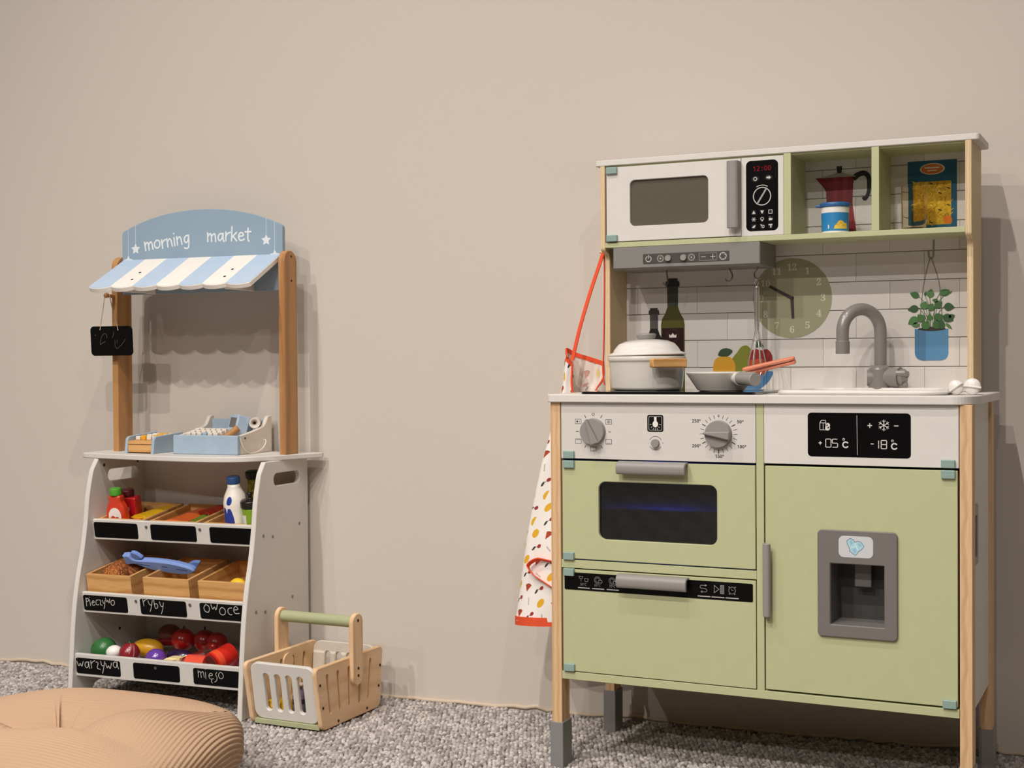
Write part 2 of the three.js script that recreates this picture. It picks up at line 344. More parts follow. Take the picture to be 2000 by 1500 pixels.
    for (let i = 0; i <= 12; i++) { const a = Math.PI * i / 12, k = (1 - Math.cos(a)) / 2; pts.push([bx0 + dx * k, 0.6455 + 0.0325 * Math.sin(a), bz + dz * k]); }
    pts.push([bx0 + dx, 0.631, bz + dz]);
    part('spout', tube(pts, 0.0092, 64, 20), fc, base);
    part('nozzle', lathe([[0, 0], [0.0098, 0], [0.0102, 0.0006], [0.0102, 0.018], [0.0096, 0.019], [0, 0.019]], 30).translate(bx0 + dx, 0.6125, bz + dz), fc, base);
    part('tap_knob', [rod([bx0 + 0.008, 0.577, bz], [bx0 + 0.03, 0.577, bz + 0.006], 0.0135, 30, 0.0155), rod([bx0 + 0.03, 0.577, bz + 0.006], [bx0 + 0.036, 0.577, bz + 0.0075], 0.0125, 30), ...[0, 1, 2].map((k) => { const a = 0.6 + k * 2.094; return rod([bx0 + 0.026, 0.577 + 0.011 * Math.sin(a), bz + 0.006 + 0.011 * Math.cos(a)], [bx0 + 0.04, 0.577 + 0.011 * Math.sin(a), bz + 0.009 + 0.011 * Math.cos(a)], 0.0048, 14); })], fc, base);
  }
  const clip = (x, y, w, h, z, parent) => part('hinge_clip', [bx(x, x + w, y, y + h, z - 0.004, z + 0.0045, 0.0012, 2)], M.clip, parent, 'pale teal plastic hinge clip');
  // oven control panel with its printed scales
  const F = 0.2806, ink = '#2b2724';
  {
    const b = [0.0175, 0.312, 0.461, Wt - 0.0005];
    const op = printed('oven_control_panel', rrect(...b, 0.0008), F - 0.009, F, b, 5200, ({ x, text, line, disc, box, x0, x1, y0, y1 }) => {
      box(x0, x1, y0, y1, '#d0cbc4');
      const cx = 0.0688, cy = 0.501;
      for (let k = 0; k < 12; k++) {
        const a = k * Math.PI / 6, s = Math.sin(a), c = Math.cos(a);
        if (k % 2 || k === 3 || k === 9) { if (k % 2) line([[cx + s * 0.0235, cy + c * 0.0235], [cx + s * 0.0275, cy + c * 0.0275]], 0.0009, ink); }
      }
      disc(cx, cy + 0.0255, 0.0019, ink, 0.0007);
      for (const [dx2, dy, kind] of [[-0.024, 0.0145, 1], [0.024, 0.0145, 2], [-0.024, -0.0145, 3], [0.024, -0.0145, 4], [0, -0.0255, 5]]) {
        const a = cx + dx2, c = cy + dy;
        box(a - 0.0046, a + 0.0046, c - 0.0034, c + 0.0034, ink, 0.0006);
        if (kind === 1) { disc(a - 0.0015, c, 0.0014, ink); box(a + 0.0018, a + 0.0024, c - 0.0012, c + 0.0012, ink); }
        if (kind === 2) { disc(a, c, 0.002, ink, 0.0006); disc(a, c, 0.0008, ink); }
        if (kind === 3) line([[a - 0.003, c + 0.0021], [a + 0.003, c + 0.0021]], 0.0005, ink);
        if (kind === 4) line([[a - 0.003, c - 0.0021], [a + 0.003, c - 0.0021]], 0.0005, ink);
        if (kind === 5) { line([[a - 0.003, c - 0.0021], [a + 0.003, c - 0.0021]], 0.0005, ink); line([[a - 0.003, c + 0.0021], [a + 0.003, c + 0.0021]], 0.0005, ink); }
      }
      const tx = 0.2588, ty = 0.5004;
      for (let k = 0; k < 24; k++) { const a = k * Math.PI / 12, s = Math.sin(a), c = Math.cos(a), big = k % 4 === 0; if (k) line([[tx + s * 0.0222, ty + c * 0.0222], [tx + s * 0.0272, ty + c * 0.0272]], big ? 0.0012 : 0.0007, ink); }
      text('0', tx, ty + 0.0255, 0.0052, ink);
      for (const [t, dx2, dy] of [['50°', 0.0315, 0.0178], ['100°', 0.0335, -0.0172], ['150°', 0.0012, -0.0312], ['200°', -0.0325, -0.0172], ['250°', -0.0325, 0.018]]) text(t, tx + dx2, ty + dy, 0.0064, ink);
      const ix = 0.1648, iy = 0.5143;
      x.beginPath(); x.roundRect(ix - 0.0122, iy - 0.0122, 0.0244, 0.0244, 0.003); x.fillStyle = '#100d0d'; x.fill();
      x.beginPath(); x.roundRect(ix - 0.0098, iy - 0.0098, 0.0196, 0.0196, 0.0012); x.lineWidth = 0.0006; x.strokeStyle = '#d8d2ca'; x.stroke();
      x.fillStyle = '#e6e0d8'; x.beginPath(); x.ellipse(ix, iy - 0.001, 0.0042, 0.0047, 0, 0, 7); x.fill(); box(ix - 0.0019, ix + 0.0019, iy + 0.002, iy + 0.0092, '#e6e0d8');
      for (const a of [-1.5, -0.9, -0.4, 0, 0.4, 0.9, 1.5]) line([[ix + Math.sin(a) * 0.0062, iy - 0.001 - Math.cos(a) * 0.0062], [ix + Math.sin(a) * 0.0082, iy - 0.001 - Math.cos(a) * 0.0082]], 0.0007, '#d8d2ca');
      x.lineWidth = 0.0006; x.strokeStyle = ink; for (const s of [0, 1]) { x.beginPath(); x.arc(0.1649, 0.4858, 0.0098, s * Math.PI + 0.5, s * Math.PI + 2.64); x.stroke(); }
      text('+', 0.1762, 0.4858, 0.004, ink); text('-', 0.1536, 0.4858, 0.004, ink);
    }, K, 0.5);
    const knob = (x, y, turn, big) => {
      const g = [new THREE.CylinderGeometry(big * 0.93, big, 0.0075, 48).rotateX(Math.PI / 2).translate(0, 0, 0.00375)];
      const s = poly([[-0.0062, -big * 0.97], [0.0062, -big * 0.97], [0.0016, big * 0.97], [-0.0016, big * 0.97]]);
      g.push(ext(s, 0.007, 0.0145, 0.0014));
      const m = part('dial_knob', g, M.grey, op, 'grey dial knob with a raised grip'); m.position.set(x, y, F); m.rotation.z = turn; return m;
    };
    knob(0.0686, 0.501, 0.38, 0.0198); knob(0.2588, 0.5004, 1.48, 0.0198);
    part('light_button', [new THREE.CylinderGeometry(0.0058, 0.0062, 0.005, 28).rotateX(Math.PI / 2).translate(0.1652, 0.4858, F + 0.0025)], M.grey, op);
    clip(0.0215, 0.4608, 0.0172, 0.0112, F, op);
  }
  // fridge panel with the black temperature display
  {
    const fp = part('fridge_control_panel', bx(0.3238, 0.583, 0.461, Wt - 0.0005, F - 0.009, F, 0.0006), M.white);
    const b = [0.3849, 0.5222, 0.4723, 0.5322];
    printed('temperature_display', rrect(...b, 0.0055), F - 0.0002, F + 0.0004, b, 7000, ({ x, text, line, disc, box, x0, x1, y0, y1 }) => {
      box(x0, x1, y0, y1, '#060506');
      const w = '#cfcac6', P = (u, v) => [x0 + (x1 - x0) * u, y1 - (y1 - y0) * v];
      line([P(0.485, 0.06), P(0.49, 0.94)], 0.0011, '#8f8b88');
      const seg = (u, v, bits) => {                     // seven segments
        const [cx, cy] = P(u, v), a = 0.0028, h = 0.0055, L = { t: [[-a, h], [a, h]], m: [[-a, 0], [a, 0]], b: [[-a, -h], [a, -h]], p: [[-a - 0.0008, h - 0.0007], [-a - 0.0008, 0.0007]], q: [[a + 0.0008, h - 0.0007], [a + 0.0008, 0.0007]], r: [[-a - 0.0008, -0.0007], [-a - 0.0008, -h + 0.0007]], s: [[a + 0.0008, -0.0007], [a + 0.0008, -h + 0.0007]] };
        for (const k of bits) line(L[k].map(([p, q]) => [cx + p, cy + q]), 0.0012, w);
      };
      seg(0.205, 0.69, 'tbpqrs'); seg(0.27, 0.69, 'tmbps'); seg(0.668, 0.7, 'qs'); seg(0.745, 0.7, 'tmbpqrs');
      for (const [u, v] of [[0.375, 0.72], [0.845, 0.735]]) { const [cx, cy] = P(u, v); x.beginPath(); x.arc(cx, cy, 0.0037, 0.75, 5.55); x.lineWidth = 0.0019; x.strokeStyle = w; x.stroke(); disc(cx - 0.0026, cy + 0.0073, 0.0013, w, 0.0008); }
      const plus = (u, v, r) => { const [cx, cy] = P(u, v); line([[cx - r, cy], [cx + r, cy]], 0.0013, w); line([[cx, cy - r], [cx, cy + r]], 0.0013, w); };
      plus(0.125, 0.69, 0.0018); plus(0.61, 0.28, 0.0026);
      let [cx, cy] = P(0.633, 0.69); line([[cx - 0.0016, cy], [cx + 0.0016, cy]], 0.0012, w); [cx, cy] = P(0.862, 0.28); line([[cx - 0.0024, cy], [cx + 0.0024, cy]], 0.0014, w);
      [cx, cy] = P(0.745, 0.27); for (let k = 0; k < 6; k++) { const a = k * Math.PI / 3, s = Math.sin(a), c = Math.cos(a); line([[cx, cy], [cx + s * 0.0072, cy + c * 0.0072]], 0.0011, w); for (const d of [-0.35, 0.35]) line([[cx + s * 0.0042, cy + c * 0.0042], [cx + Math.sin(a + d) * 0.0066, cy + Math.cos(a + d) * 0.0066]], 0.0007, w); }
      [cx, cy] = P(0.16, 0.28); box(cx - 0.0052, cx + 0.0028, cy - 0.0066, cy + 0.0028, w, 0.0009); line([[cx - 0.0008, cy - 0.0066], [cx - 0.0008, cy + 0.0028]], 0.0007, w); line([[cx - 0.0052, cy + 0.0028], [cx - 0.0032, cy + 0.0064], [cx + 0.0022, cy + 0.0064], [cx + 0.0028, cy + 0.0028]], 0.0009, w);
      disc(cx + 0.0056, cy - 0.0002, 0.003, w); disc(cx + 0.0052, cy - 0.0042, 0.0034, w); disc(cx + 0.0062, cy - 0.0036, 0.0011, '#0a090a'); disc(cx + 0.0045, cy - 0.0004, 0.001, '#0a090a');
    }, fp, 0.3);
    clip(0.561, 0.461, 0.0178, 0.0112, F, fp);
  }
  const handleH = (x0, x1, y0, y1, z, parent) => {      // a rounded bar handle hooked over a door's edge
    const h = y1 - y0, s = new THREE.Shape(); s.moveTo(-z, y1); s.lineTo(-z - 0.008, y1); s.quadraticCurveTo(-z - 0.018, y1, -z - 0.018, y1 - h * 0.5); s.quadraticCurveTo(-z - 0.018, y0, -z - 0.0125, y0); s.quadraticCurveTo(-z - 0.0125, y1 - 0.0035, -z - 0.008, y1 - 0.0035); s.lineTo(-z, y1 - 0.0035); s.closePath();
    return part('handle', extX(s, x0, x1, 0.0008), M.grey, parent, 'grey plastic bar handle');
  };
  const handleV = (x0, x1, y0, y1, z, parent, side = 1) => {
    const w = x1 - x0, s = new THREE.Shape(), X = (k) => (side > 0 ? x0 + k * w : x1 - k * w);
    s.moveTo(X(0), -z + 0.001); s.lineTo(X(0), -z - 0.008); s.quadraticCurveTo(X(0), -z - 0.016, X(0.5), -z - 0.016); s.quadraticCurveTo(X(1), -z - 0.016, X(1), -z - 0.01); s.quadraticCurveTo(X(0.25), -z - 0.0125, X(0.22), -z - 0.006); s.lineTo(X(0.22), -z + 0.001); s.closePath();
    return part('handle', extY(s, y0, y1, 0.0008), M.grey, parent, 'grey plastic bar handle');
  };
  // oven door with a real window, a dark cavity with a shelf and a blue lamp behind it
  {
    const s = rrect(0.0185, 0.3112, 0.3125, 0.4575, 0.001); s.holes.push(rrect(0.0763, 0.256, 0.343, 0.4279, 0.011, THREE.Path));
    const od = part('oven_door', ext(s, F - 0.009, F, 0.0006, 12), M.green);
    part('window_glass', [ext(rrect(0.072, 0.26, 0.339, 0.432, 0.012), F - 0.008, F - 0.0055, 0)], M.glassDark, od, 'dark tinted oven window');
    handleH(0.1095, 0.2135, 0.4405, 0.4592, F - 0.001, od);
    clip(0.0215, 0.4468, 0.0172, 0.0112, F, od); clip(0.0205, 0.3107, 0.0172, 0.0112, F, od);
    const ca = part('oven_cavity', [bx(0.018, 0.311, 0.3107, 0.3127, 0.05, 0.27, 0), bx(0.018, 0.311, 0.4585, 0.4605, 0.05, 0.27, 0), bx(0.018, 0.02, 0.3107, 0.4605, 0.05, 0.27, 0), bx(0.309, 0.311, 0.3107, 0.4605, 0.05, 0.27, 0), bx(0.018, 0.311, 0.3107, 0.4605, 0.048, 0.05, 0)], M.cavity);
    part('oven_shelf', bx(0.021, 0.308, 0.3845, 0.3875, 0.07, 0.255, 0.0006), std({ color: 0xb9bac0, roughness: 0.5 }), ca);
    part('oven_lamp', cyl(0.006, 0.006, 0.006, 16).translate(0.165, 0.455, 0.261), std({ color: 0x4a6cff, emissive: 0x2f55ff, emissiveIntensity: 2 }), ca, 'small blue oven lamp');
    const l = new THREE.PointLight(0x2a4cff, 0.1, 0, 2); l.name = 'oven_lamp_light'; l.position.set(0.165, 0.449, 0.261); l.castShadow = true; l.shadow.radius = 0.3; K.add(l);
  }
  // dishwasher door
  {
    const dd = part('dishwasher_door', bx(0.0185, 0.3115, 0.1455, 0.2968, F - 0.009, F, 0.0006), M.green);
    const b = [0.0214, 0.3074, 0.2663, 0.2922];
    printed('control_strip', rrect(...b, 0.0022), F - 0.0002, F + 0.0004, b, 6000, ({ x, text, line, disc, box, fill, x0, x1, y0, y1 }) => {
      box(x0, x1, y0, y1, '#070607');
      const w = '#b9b4b0', g = '#8f8b88', P = (px, py) => [px, py];
      [0.0525, 0.075, 0.098].forEach((cx, i) => {
        box(cx - 0.0095, cx + 0.0095, 0.2694, 0.2708, w); text(['50°C', '65°C', '70°C'][i], cx - 0.001, 0.2752, 0.0048, g, '');
        if (!i) { line([[cx - 0.008, 0.2868], [cx - 0.0065, 0.2835], [cx - 0.003, 0.2835], [cx - 0.0015, 0.2868], [cx - 0.008, 0.2868]], 0.0006, g); line([[cx - 0.0047, 0.2835], [cx - 0.0047, 0.2795]], 0.0006, g); line([[cx + 0.001, 0.284], [cx + 0.002, 0.2795], [cx + 0.006, 0.2795], [cx + 0.007, 0.284], [cx + 0.001, 0.284]], 0.0006, g); }
        else { disc(cx - 0.001, 0.283, 0.0048, g, 0.0006); disc(cx - 0.001, 0.283, 0.003, g, 0.0005); box(cx + 0.001, cx + 0.007, 0.2788, 0.283, '#070607'); box(cx + 0.001, cx + 0.0062, 0.279, 0.2828, g, 0.0006); }
      });
      [0.2365, 0.257, 0.2775].forEach((cx) => box(cx - 0.0095, cx + 0.0095, 0.2694, 0.2709, w));
      x.lineWidth = 0.0008; x.strokeStyle = g; x.beginPath(); x.arc(0.233, 0.2835, 0.0022, 1.6, 4.7); x.lineTo(0.2385, 0.2813); x.arc(0.2385, 0.2787, 0.0022, 1.57, -1.57, true); x.lineTo(0.234, 0.2765); x.moveTo(0.233, 0.2857); x.lineTo(0.238, 0.2857); x.stroke();
      fill([[0.238, 0.2876], [0.241, 0.2858], [0.238, 0.284]], g); fill([[0.234, 0.2784], [0.2312, 0.2765], [0.234, 0.2746]], g);
      line([[0.2515, 0.2868], [0.2585, 0.2815], [0.2515, 0.2762]], 0.0009, g, true); box(0.2605, 0.2655, 0.2755, 0.2872, '#6d6a66'); box(0.2605, 0.2655, 0.2755, 0.2872, g, 0.0007);
      disc(0.2775, 0.281, 0.0048, g, 0.0008); line([[0.2775, 0.281], [0.2762, 0.2835]], 0.0006, g); line([[0.2775, 0.281], [0.2795, 0.281]], 0.0006, g); for (const [a, c] of [[0.273, 0.2858], [0.282, 0.2858], [0.2738, 0.276], [0.2812, 0.276]]) disc(a, c, 0.0009, g);
    }, dd, 0.3);
    handleH(0.1085, 0.2145, 0.2762, 0.2955, F - 0.001, dd);
    clip(0.0205, 0.2868, 0.0172, 0.0112, F + 0.0004, dd); clip(0.0205, 0.1452, 0.0172, 0.0112, F, dd);
  }
  // fridge door with the ice dispenser let into it
  {
    const s = rrect(0.3252, 0.5815, 0.1468, 0.4578, 0.001); s.holes.push(rrect(0.414, 0.49, 0.2435, 0.3295, 0.0015, THREE.Path));
    const fd = part('fridge_door', ext(s, F - 0.009, F, 0.0006, 12), M.green);
    handleV(0.3236, 0.335, 0.2495, 0.3508, F - 0.001, fd);
    clip(0.561, 0.4472, 0.0178, 0.0112, F, fd); clip(0.5625, 0.1452, 0.0178, 0.0112, F, fd);
    const pl = rrect(0.3985, 0.505, 0.228, 0.3732, 0.0065); pl.holes.push(rrect(0.4158, 0.488, 0.2449, 0.3279, 0.001, THREE.Path));
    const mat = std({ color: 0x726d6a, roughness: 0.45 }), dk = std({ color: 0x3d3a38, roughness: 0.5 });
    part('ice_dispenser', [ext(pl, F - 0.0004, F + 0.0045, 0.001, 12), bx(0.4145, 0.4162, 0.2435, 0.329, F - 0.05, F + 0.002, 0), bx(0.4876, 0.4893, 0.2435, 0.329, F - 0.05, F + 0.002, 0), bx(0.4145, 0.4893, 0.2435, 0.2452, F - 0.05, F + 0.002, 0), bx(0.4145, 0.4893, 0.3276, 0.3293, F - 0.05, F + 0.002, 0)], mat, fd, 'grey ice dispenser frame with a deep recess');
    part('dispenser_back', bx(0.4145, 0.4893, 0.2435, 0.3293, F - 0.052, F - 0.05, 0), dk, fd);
    part('dispenser_lever', [bx(0.4415, 0.4645, 0.2925, 0.327, F - 0.036, F - 0.03, 0.0015)], mat, fd);
    const b = [0.4275, 0.4735, 0.3372, 0.3662];
    printed('ice_label', rrect(...b, 0.007), F + 0.004, F + 0.0049, b, 8000, ({ line, fill, box, x0, x1, y0, y1 }) => {
      box(x0, x1, y0, y1, '#c9cacc');
      const o = [[0.4385, 0.3595], [0.443, 0.3632], [0.4475, 0.3612], [0.449, 0.358], [0.4535, 0.36], [0.4575, 0.3585], [0.4615, 0.353], [0.458, 0.3482], [0.4545, 0.3462], [0.451, 0.3412], [0.4495, 0.3405], [0.4425, 0.3455], [0.442, 0.3495], [0.4395, 0.3545]];
      fill(o, '#a9cfda'); line([[0.444, 0.351], [0.451, 0.353]], 0.0008, '#d8eaee'); line([[0.451, 0.353], [0.4535, 0.3475]], 0.0008, '#d8eaee'); line([[0.451, 0.353], [0.449, 0.358]], 0.0008, '#d8eaee'); fill([[0.4425, 0.3585], [0.4445, 0.361], [0.447, 0.3565], [0.4435, 0.354]], '#8fbccb'); fill([[0.453, 0.3575], [0.4575, 0.356], [0.459, 0.353], [0.4545, 0.3525]], '#8fbccb'); fill([[0.446, 0.348], [0.45, 0.35], [0.4515, 0.346], [0.449, 0.3425]], '#93b7d6');
      line(o, 0.0007, '#5b6b73', true);
    }, fd, 0.4);
  }
  // upper unit ------------------------------------------------------------------------------
  const H = 0.1224;
  for (const [x0, x1] of [[0.0183, 0.0263], [0.5712, 0.5798]]) {
    const s = new THREE.Shape(); s.moveTo(-0.012, 0.5556); s.lineTo(-0.012, 0.9122); s.lineTo(-H, 0.9122); s.lineTo(-H, 0.7835); s.quadraticCurveTo(-H, 0.777, -0.112, 0.776); s.quadraticCurveTo(-0.103, 0.775, -0.103, 0.764); s.lineTo(-0.103, 0.5556); s.closePath();
    part('upper_side', wood(extX(s, x0, x1, 0.0006), 'y'), M.ply);
  }
  {
    const s = rrect(0.0088, 0.5909, -0.1224 - 0.0005, -0.012, 0.006); part('top_board', boxUV(extY(s, 0.9122, 0.921, 0.0008), 'x'), M.white);
    part('upper_shelf', bx(0.0264, 0.5711, 0.783, 0.791, 0.03, H, 0.0006), M.green);
    part('upper_divider', bx(0.312, 0.3232, 0.791, 0.9122, 0.03, H - 0.0004, 0.0006), M.green); part('upper_divider', bx(0.441, 0.452, 0.791, 0.9122, 0.03, H - 0.0004, 0.0006), M.green);
    part('upper_ceiling', bx(0.0264, 0.5711, 0.9095, 0.9122, 0.03, H - 0.004, 0), M.green);
  }
  // microwave
  {
    const s = rrect(0.0288, 0.2468, 0.7922, 0.909, 0.001); s.holes.push(rrect(0.0682, 0.1954, 0.8153, 0.8871, 0.008, THREE.Path));
    const md = part('microwave_door', ext(s, H - 0.008, H, 0.0006, 12), M.white);
    part('window_glass', ext(rrect(0.064, 0.2, 0.811, 0.891, 0.009), H - 0.0078, H - 0.004, 0), M.glassMicro, md, 'dark glossy microwave window');
    handleV(0.2277, 0.2466, 0.8035, 0.9048, H - 0.001, md, -1);
    clip(0.0295, 0.8985, 0.0182, 0.0105, H, md); clip(0.0295, 0.7922, 0.0182, 0.0105, H, md);
    const mp = part('microwave_panel', bx(0.2474, 0.3118, 0.7912, 0.9094, H - 0.009, H - 0.0006, 0.0006), M.white);
    const b = [0.2548, 0.3038, 0.7984, 0.904];
    printed('keypad', rrect(...b, 0.0075), H - 0.0008, H - 0.0001, b, 8000, ({ x, text, line, disc, fill, box, x0, x1, y0, y1 }) => {
      box(x0, x1, y0, y1, '#060506');
      const P = (u, v) => [x0 + (x1 - x0) * u, y1 - (y1 - y0) * v], w = '#c9c6c2';
      text('12:00', P(0.5, 0.115)[0], P(0.5, 0.115)[1], 0.0095, '#8c1216', 'bold', 'monospace');
      for (const [u, v] of [[0.29, 0.26], [0.71, 0.25]]) { const [cx, cy] = P(u, v); x.beginPath(); x.ellipse(cx, cy, 0.0058, 0.0042, 0, 0, 7); x.fillStyle = '#2c2a2a'; x.fill(); }
      let [cx, cy] = P(0.29, 0.26); disc(cx, cy, 0.0024, w, 0.0011); [cx, cy] = P(0.71, 0.25); box(cx - 0.0034, cx + 0.0004, cy - 0.0014, cy + 0.0014, w); fill([[cx + 0.0002, cy + 0.0028], [cx + 0.0036, cy], [cx + 0.0002, cy - 0.0028]], w);
      [cx, cy] = P(0.5, 0.51); disc(cx, cy, 0.0132, w, 0.0014); line([[cx + 0.0066, cy + 0.0112], [cx - 0.0072, cy - 0.0108]], 0.0026, '#a19e9b'); x.beginPath(); x.arc(cx, cy, 0.0166, 1.05, 2.1); x.lineWidth = 0.0011; x.strokeStyle = w; x.stroke();
      for (let r = 0; r < 3; r++) for (let c = 0; c < 3; c++) {
        [cx, cy] = P(0.24 + 0.26 * c, 0.735 + 0.1 * r); box(cx - 0.0036, cx + 0.0036, cy - 0.0036, cy + 0.0036, '#242222');
        const k = r * 3 + c;
        if (k === 0) fill([[cx - 0.0028, cy - 0.0024], [cx + 0.0028, cy - 0.0024], [cx, cy + 0.0028]], w);
        else if (k === 1) fill([[cx - 0.0028, cy + 0.0024], [cx + 0.0028, cy + 0.0024], [cx, cy - 0.0028]], w);
        else if (k === 2) box(cx - 0.0026, cx + 0.0026, cy - 0.0026, cy + 0.0026, w, 0.0009);
        else if (k === 3) { for (let a = 0; a < 6; a++) line([[cx, cy], [cx + 0.003 * Math.cos(a * 1.047), cy + 0.003 * Math.sin(a * 1.047)]], 0.0008, w); }
        else if (k === 4) { disc(cx, cy + 0.0006, 0.0021, w, 0.0009); box(cx - 0.001, cx + 0.001, cy - 0.0032, cy - 0.0018, w); }
        else if (k === 5) { box(cx - 0.0024, cx + 0.002, cy - 0.0024, cy + 0.0008, w); disc(cx + 0.002, cy - 0.0006, 0.0012, w, 0.0005); line([[cx - 0.001, cy + 0.0016], [cx - 0.0006, cy + 0.003]], 0.0005, w); }
        else if (k === 6) { fill([[cx - 0.003, cy - 0.002], [cx + 0.001, cy - 0.0024], [cx + 0.003, cy + 0.0022], [cx - 0.001, cy + 0.0008]], w); }
        else if (k === 7) { fill([[cx - 0.003, cy + 0.0028], [cx, cy + 0.0024], [cx - 0.0012, cy]], w); disc(cx + 0.0014, cy - 0.0006, 0.0018, w, 0.0009); }
        else { box(cx - 0.003, cx + 0.003, cy + 0.0008, cy + 0.0026, w); box(cx - 0.0004, cx + 0.0016, cy - 0.003, cy + 0.001, w); }
      }
    }, mp, 0.3);
  }
  // tiled back board
  {
    const bp = part('backsplash', bx(0.0264, 0.5711, 0.5556, 0.9122, 0.022, 0.0278, 0), std({ color: 0xb3ada5, roughness: 0.7 }));
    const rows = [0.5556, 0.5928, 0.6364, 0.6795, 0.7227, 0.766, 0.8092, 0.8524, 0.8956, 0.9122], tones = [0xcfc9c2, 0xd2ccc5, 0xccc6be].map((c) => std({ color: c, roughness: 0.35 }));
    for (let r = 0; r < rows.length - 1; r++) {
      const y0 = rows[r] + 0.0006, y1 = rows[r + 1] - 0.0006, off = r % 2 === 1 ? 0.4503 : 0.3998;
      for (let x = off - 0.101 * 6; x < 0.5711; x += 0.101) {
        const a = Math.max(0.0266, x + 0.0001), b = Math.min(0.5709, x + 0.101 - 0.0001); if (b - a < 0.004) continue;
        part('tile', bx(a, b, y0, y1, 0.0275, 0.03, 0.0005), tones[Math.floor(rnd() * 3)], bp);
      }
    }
  }
  // cooker hood
  {
    const s = poly([[-0.0275, 0.7828], [-H + 0.0005, 0.7828], [-H + 0.0005, 0.7503], [-0.117, 0.7475], [-0.0275, 0.7475]]), hoodMat = std({ color: 0x7f7c78, roughness: 0.5 });
    const hd = part('extractor_hood', extX(s, 0.0393, 0.2757, 0.0012), hoodMat), b = [0.0895, 0.2282, 0.7558, 0.7707], f = H + 0.0001;
    printed('control_strip', rrect(...b, 0.0015), f - 0.0006, f + 0.0003, b, 7000, ({ x, text, line, disc, box, x0, x1, y0, y1 }) => {
      box(x0, x1, y0, y1, '#4d4a47'); const w = '#c4c0bb', cy = (y0 + y1) / 2 - 0.0003;
      x.lineWidth = 0.0011; x.strokeStyle = w; x.beginPath(); x.arc(0.0987, cy, 0.0044, 2.1, 7.3); x.stroke(); line([[0.0987, cy + 0.0008], [0.0987, cy + 0.0058]], 0.0011, w);
      for (const cx of [0.1182, 0.1685]) { disc(cx, cy, 0.005, w, 0.0006); disc(cx, cy, 0.0034, '#8d8984', 0.0005); disc(cx, cy, 0.0012, w); }
      x.lineWidth = 0.0007; x.strokeRect(0.181, cy - 0.0055, 0.0278, 0.011); line([[0.184, cy], [0.191, cy]], 0.0008, w); line([[0.199, cy], [0.206, cy]], 0.0008, w); line([[0.2025, cy - 0.0035], [0.2025, cy + 0.0035]], 0.0008, w);
      disc(0.2185, cy, 0.0055, w, 0.0006); for (let a = 0; a < 6; a++) { x.beginPath(); x.arc(0.2185 + 0.0026 * Math.cos(a * 1.047), cy + 0.0026 * Math.sin(a * 1.047), 0.0026, a, a + 1.6); x.lineWidth = 0.0009; x.stroke(); }
    }, hd, 0.4);
    for (const cx of [0.1313, 0.1562]) part('hood_button', [new THREE.CylinderGeometry(0.0047, 0.005, 0.004, 24).rotateX(Math.PI / 2).translate(cx, 0.7629, f + 0.002)], M.grey, hd);
    // wire hooks under the hood
    part('hook', tube([[0.112, 0.749, 0.075], [0.112, 0.743, 0.075], [0.1135, 0.737, 0.077], [0.115, 0.729, 0.079], [0.114, 0.724, 0.0815], [0.112, 0.7235, 0.085], [0.1105, 0.7275, 0.0865]], 0.0011, 40, 8), M.steel);
    part('hook', tube([[0.215, 0.749, 0.075], [0.215, 0.745, 0.075], [0.2175, 0.741, 0.0755], [0.2195, 0.735, 0.076], [0.217, 0.7285, 0.0765], [0.2115, 0.727, 0.077], [0.208, 0.7305, 0.0775]], 0.0011, 40, 8), M.steel);
    part('hook', tube([[0.2595, 0.749, 0.075], [0.2595, 0.7455, 0.075], [0.2575, 0.7425, 0.075], [0.2542, 0.738, 0.075], [0.2552, 0.7315, 0.075], [0.2595, 0.7292, 0.075], [0.2635, 0.7312, 0.075]], 0.0011, 40, 8), M.steel);
  }
  // ---- pictures printed on the back board (thin stickers) --------------------------------------------------
  const Z = 0.0299, th = 0.0005;
  const flat = (name, shape, color, parent, layer = 0, rough = 0.5) => part(name, ext(shape, Z + layer * 0.0002, Z + th + layer * 0.0002, 0, 12), std({ color, roughness: rough }), parent);
  {
    const cx = 0.3012, cy = 0.7, r = 0.0622, s = new THREE.Shape(); s.absarc(cx, cy, r, 0, Math.PI * 2);
    const ck = printed('clock_print', s, Z, Z + th, [cx - r, cx + r, cy - r, cy + r], 8000, ({ text, box, x0, x1, y0, y1 }) => {
      box(x0, x1, y0, y1, '#989579');
      for (let h = 1; h <= 12; h++) { const a = h * Math.PI / 6; text(String(h), cx + 0.0485 * Math.sin(a), cy + 0.0485 * Math.cos(a), 0.0145, '#c8c4b0', 'bold', 'serif'); }
    }, K, 0.5);
    const handS = (l, w, a) => { const p = [[-w, -0.003], [w, -0.003], [w * 0.8, l], [-w * 0.8, l]].map(([u, v]) => [cx + u * Math.cos(a) + v * Math.sin(a), cy + v * Math.cos(a) - u * Math.sin(a)]); return poly(p); };
    flat('minute_hand', handS(0.0405, 0.0027, -1.065), 0x3a2c27, ck, 2); flat('hour_hand', handS(0.0315, 0.0028, 3.09), 0x3a2c27, ck, 2);
  }
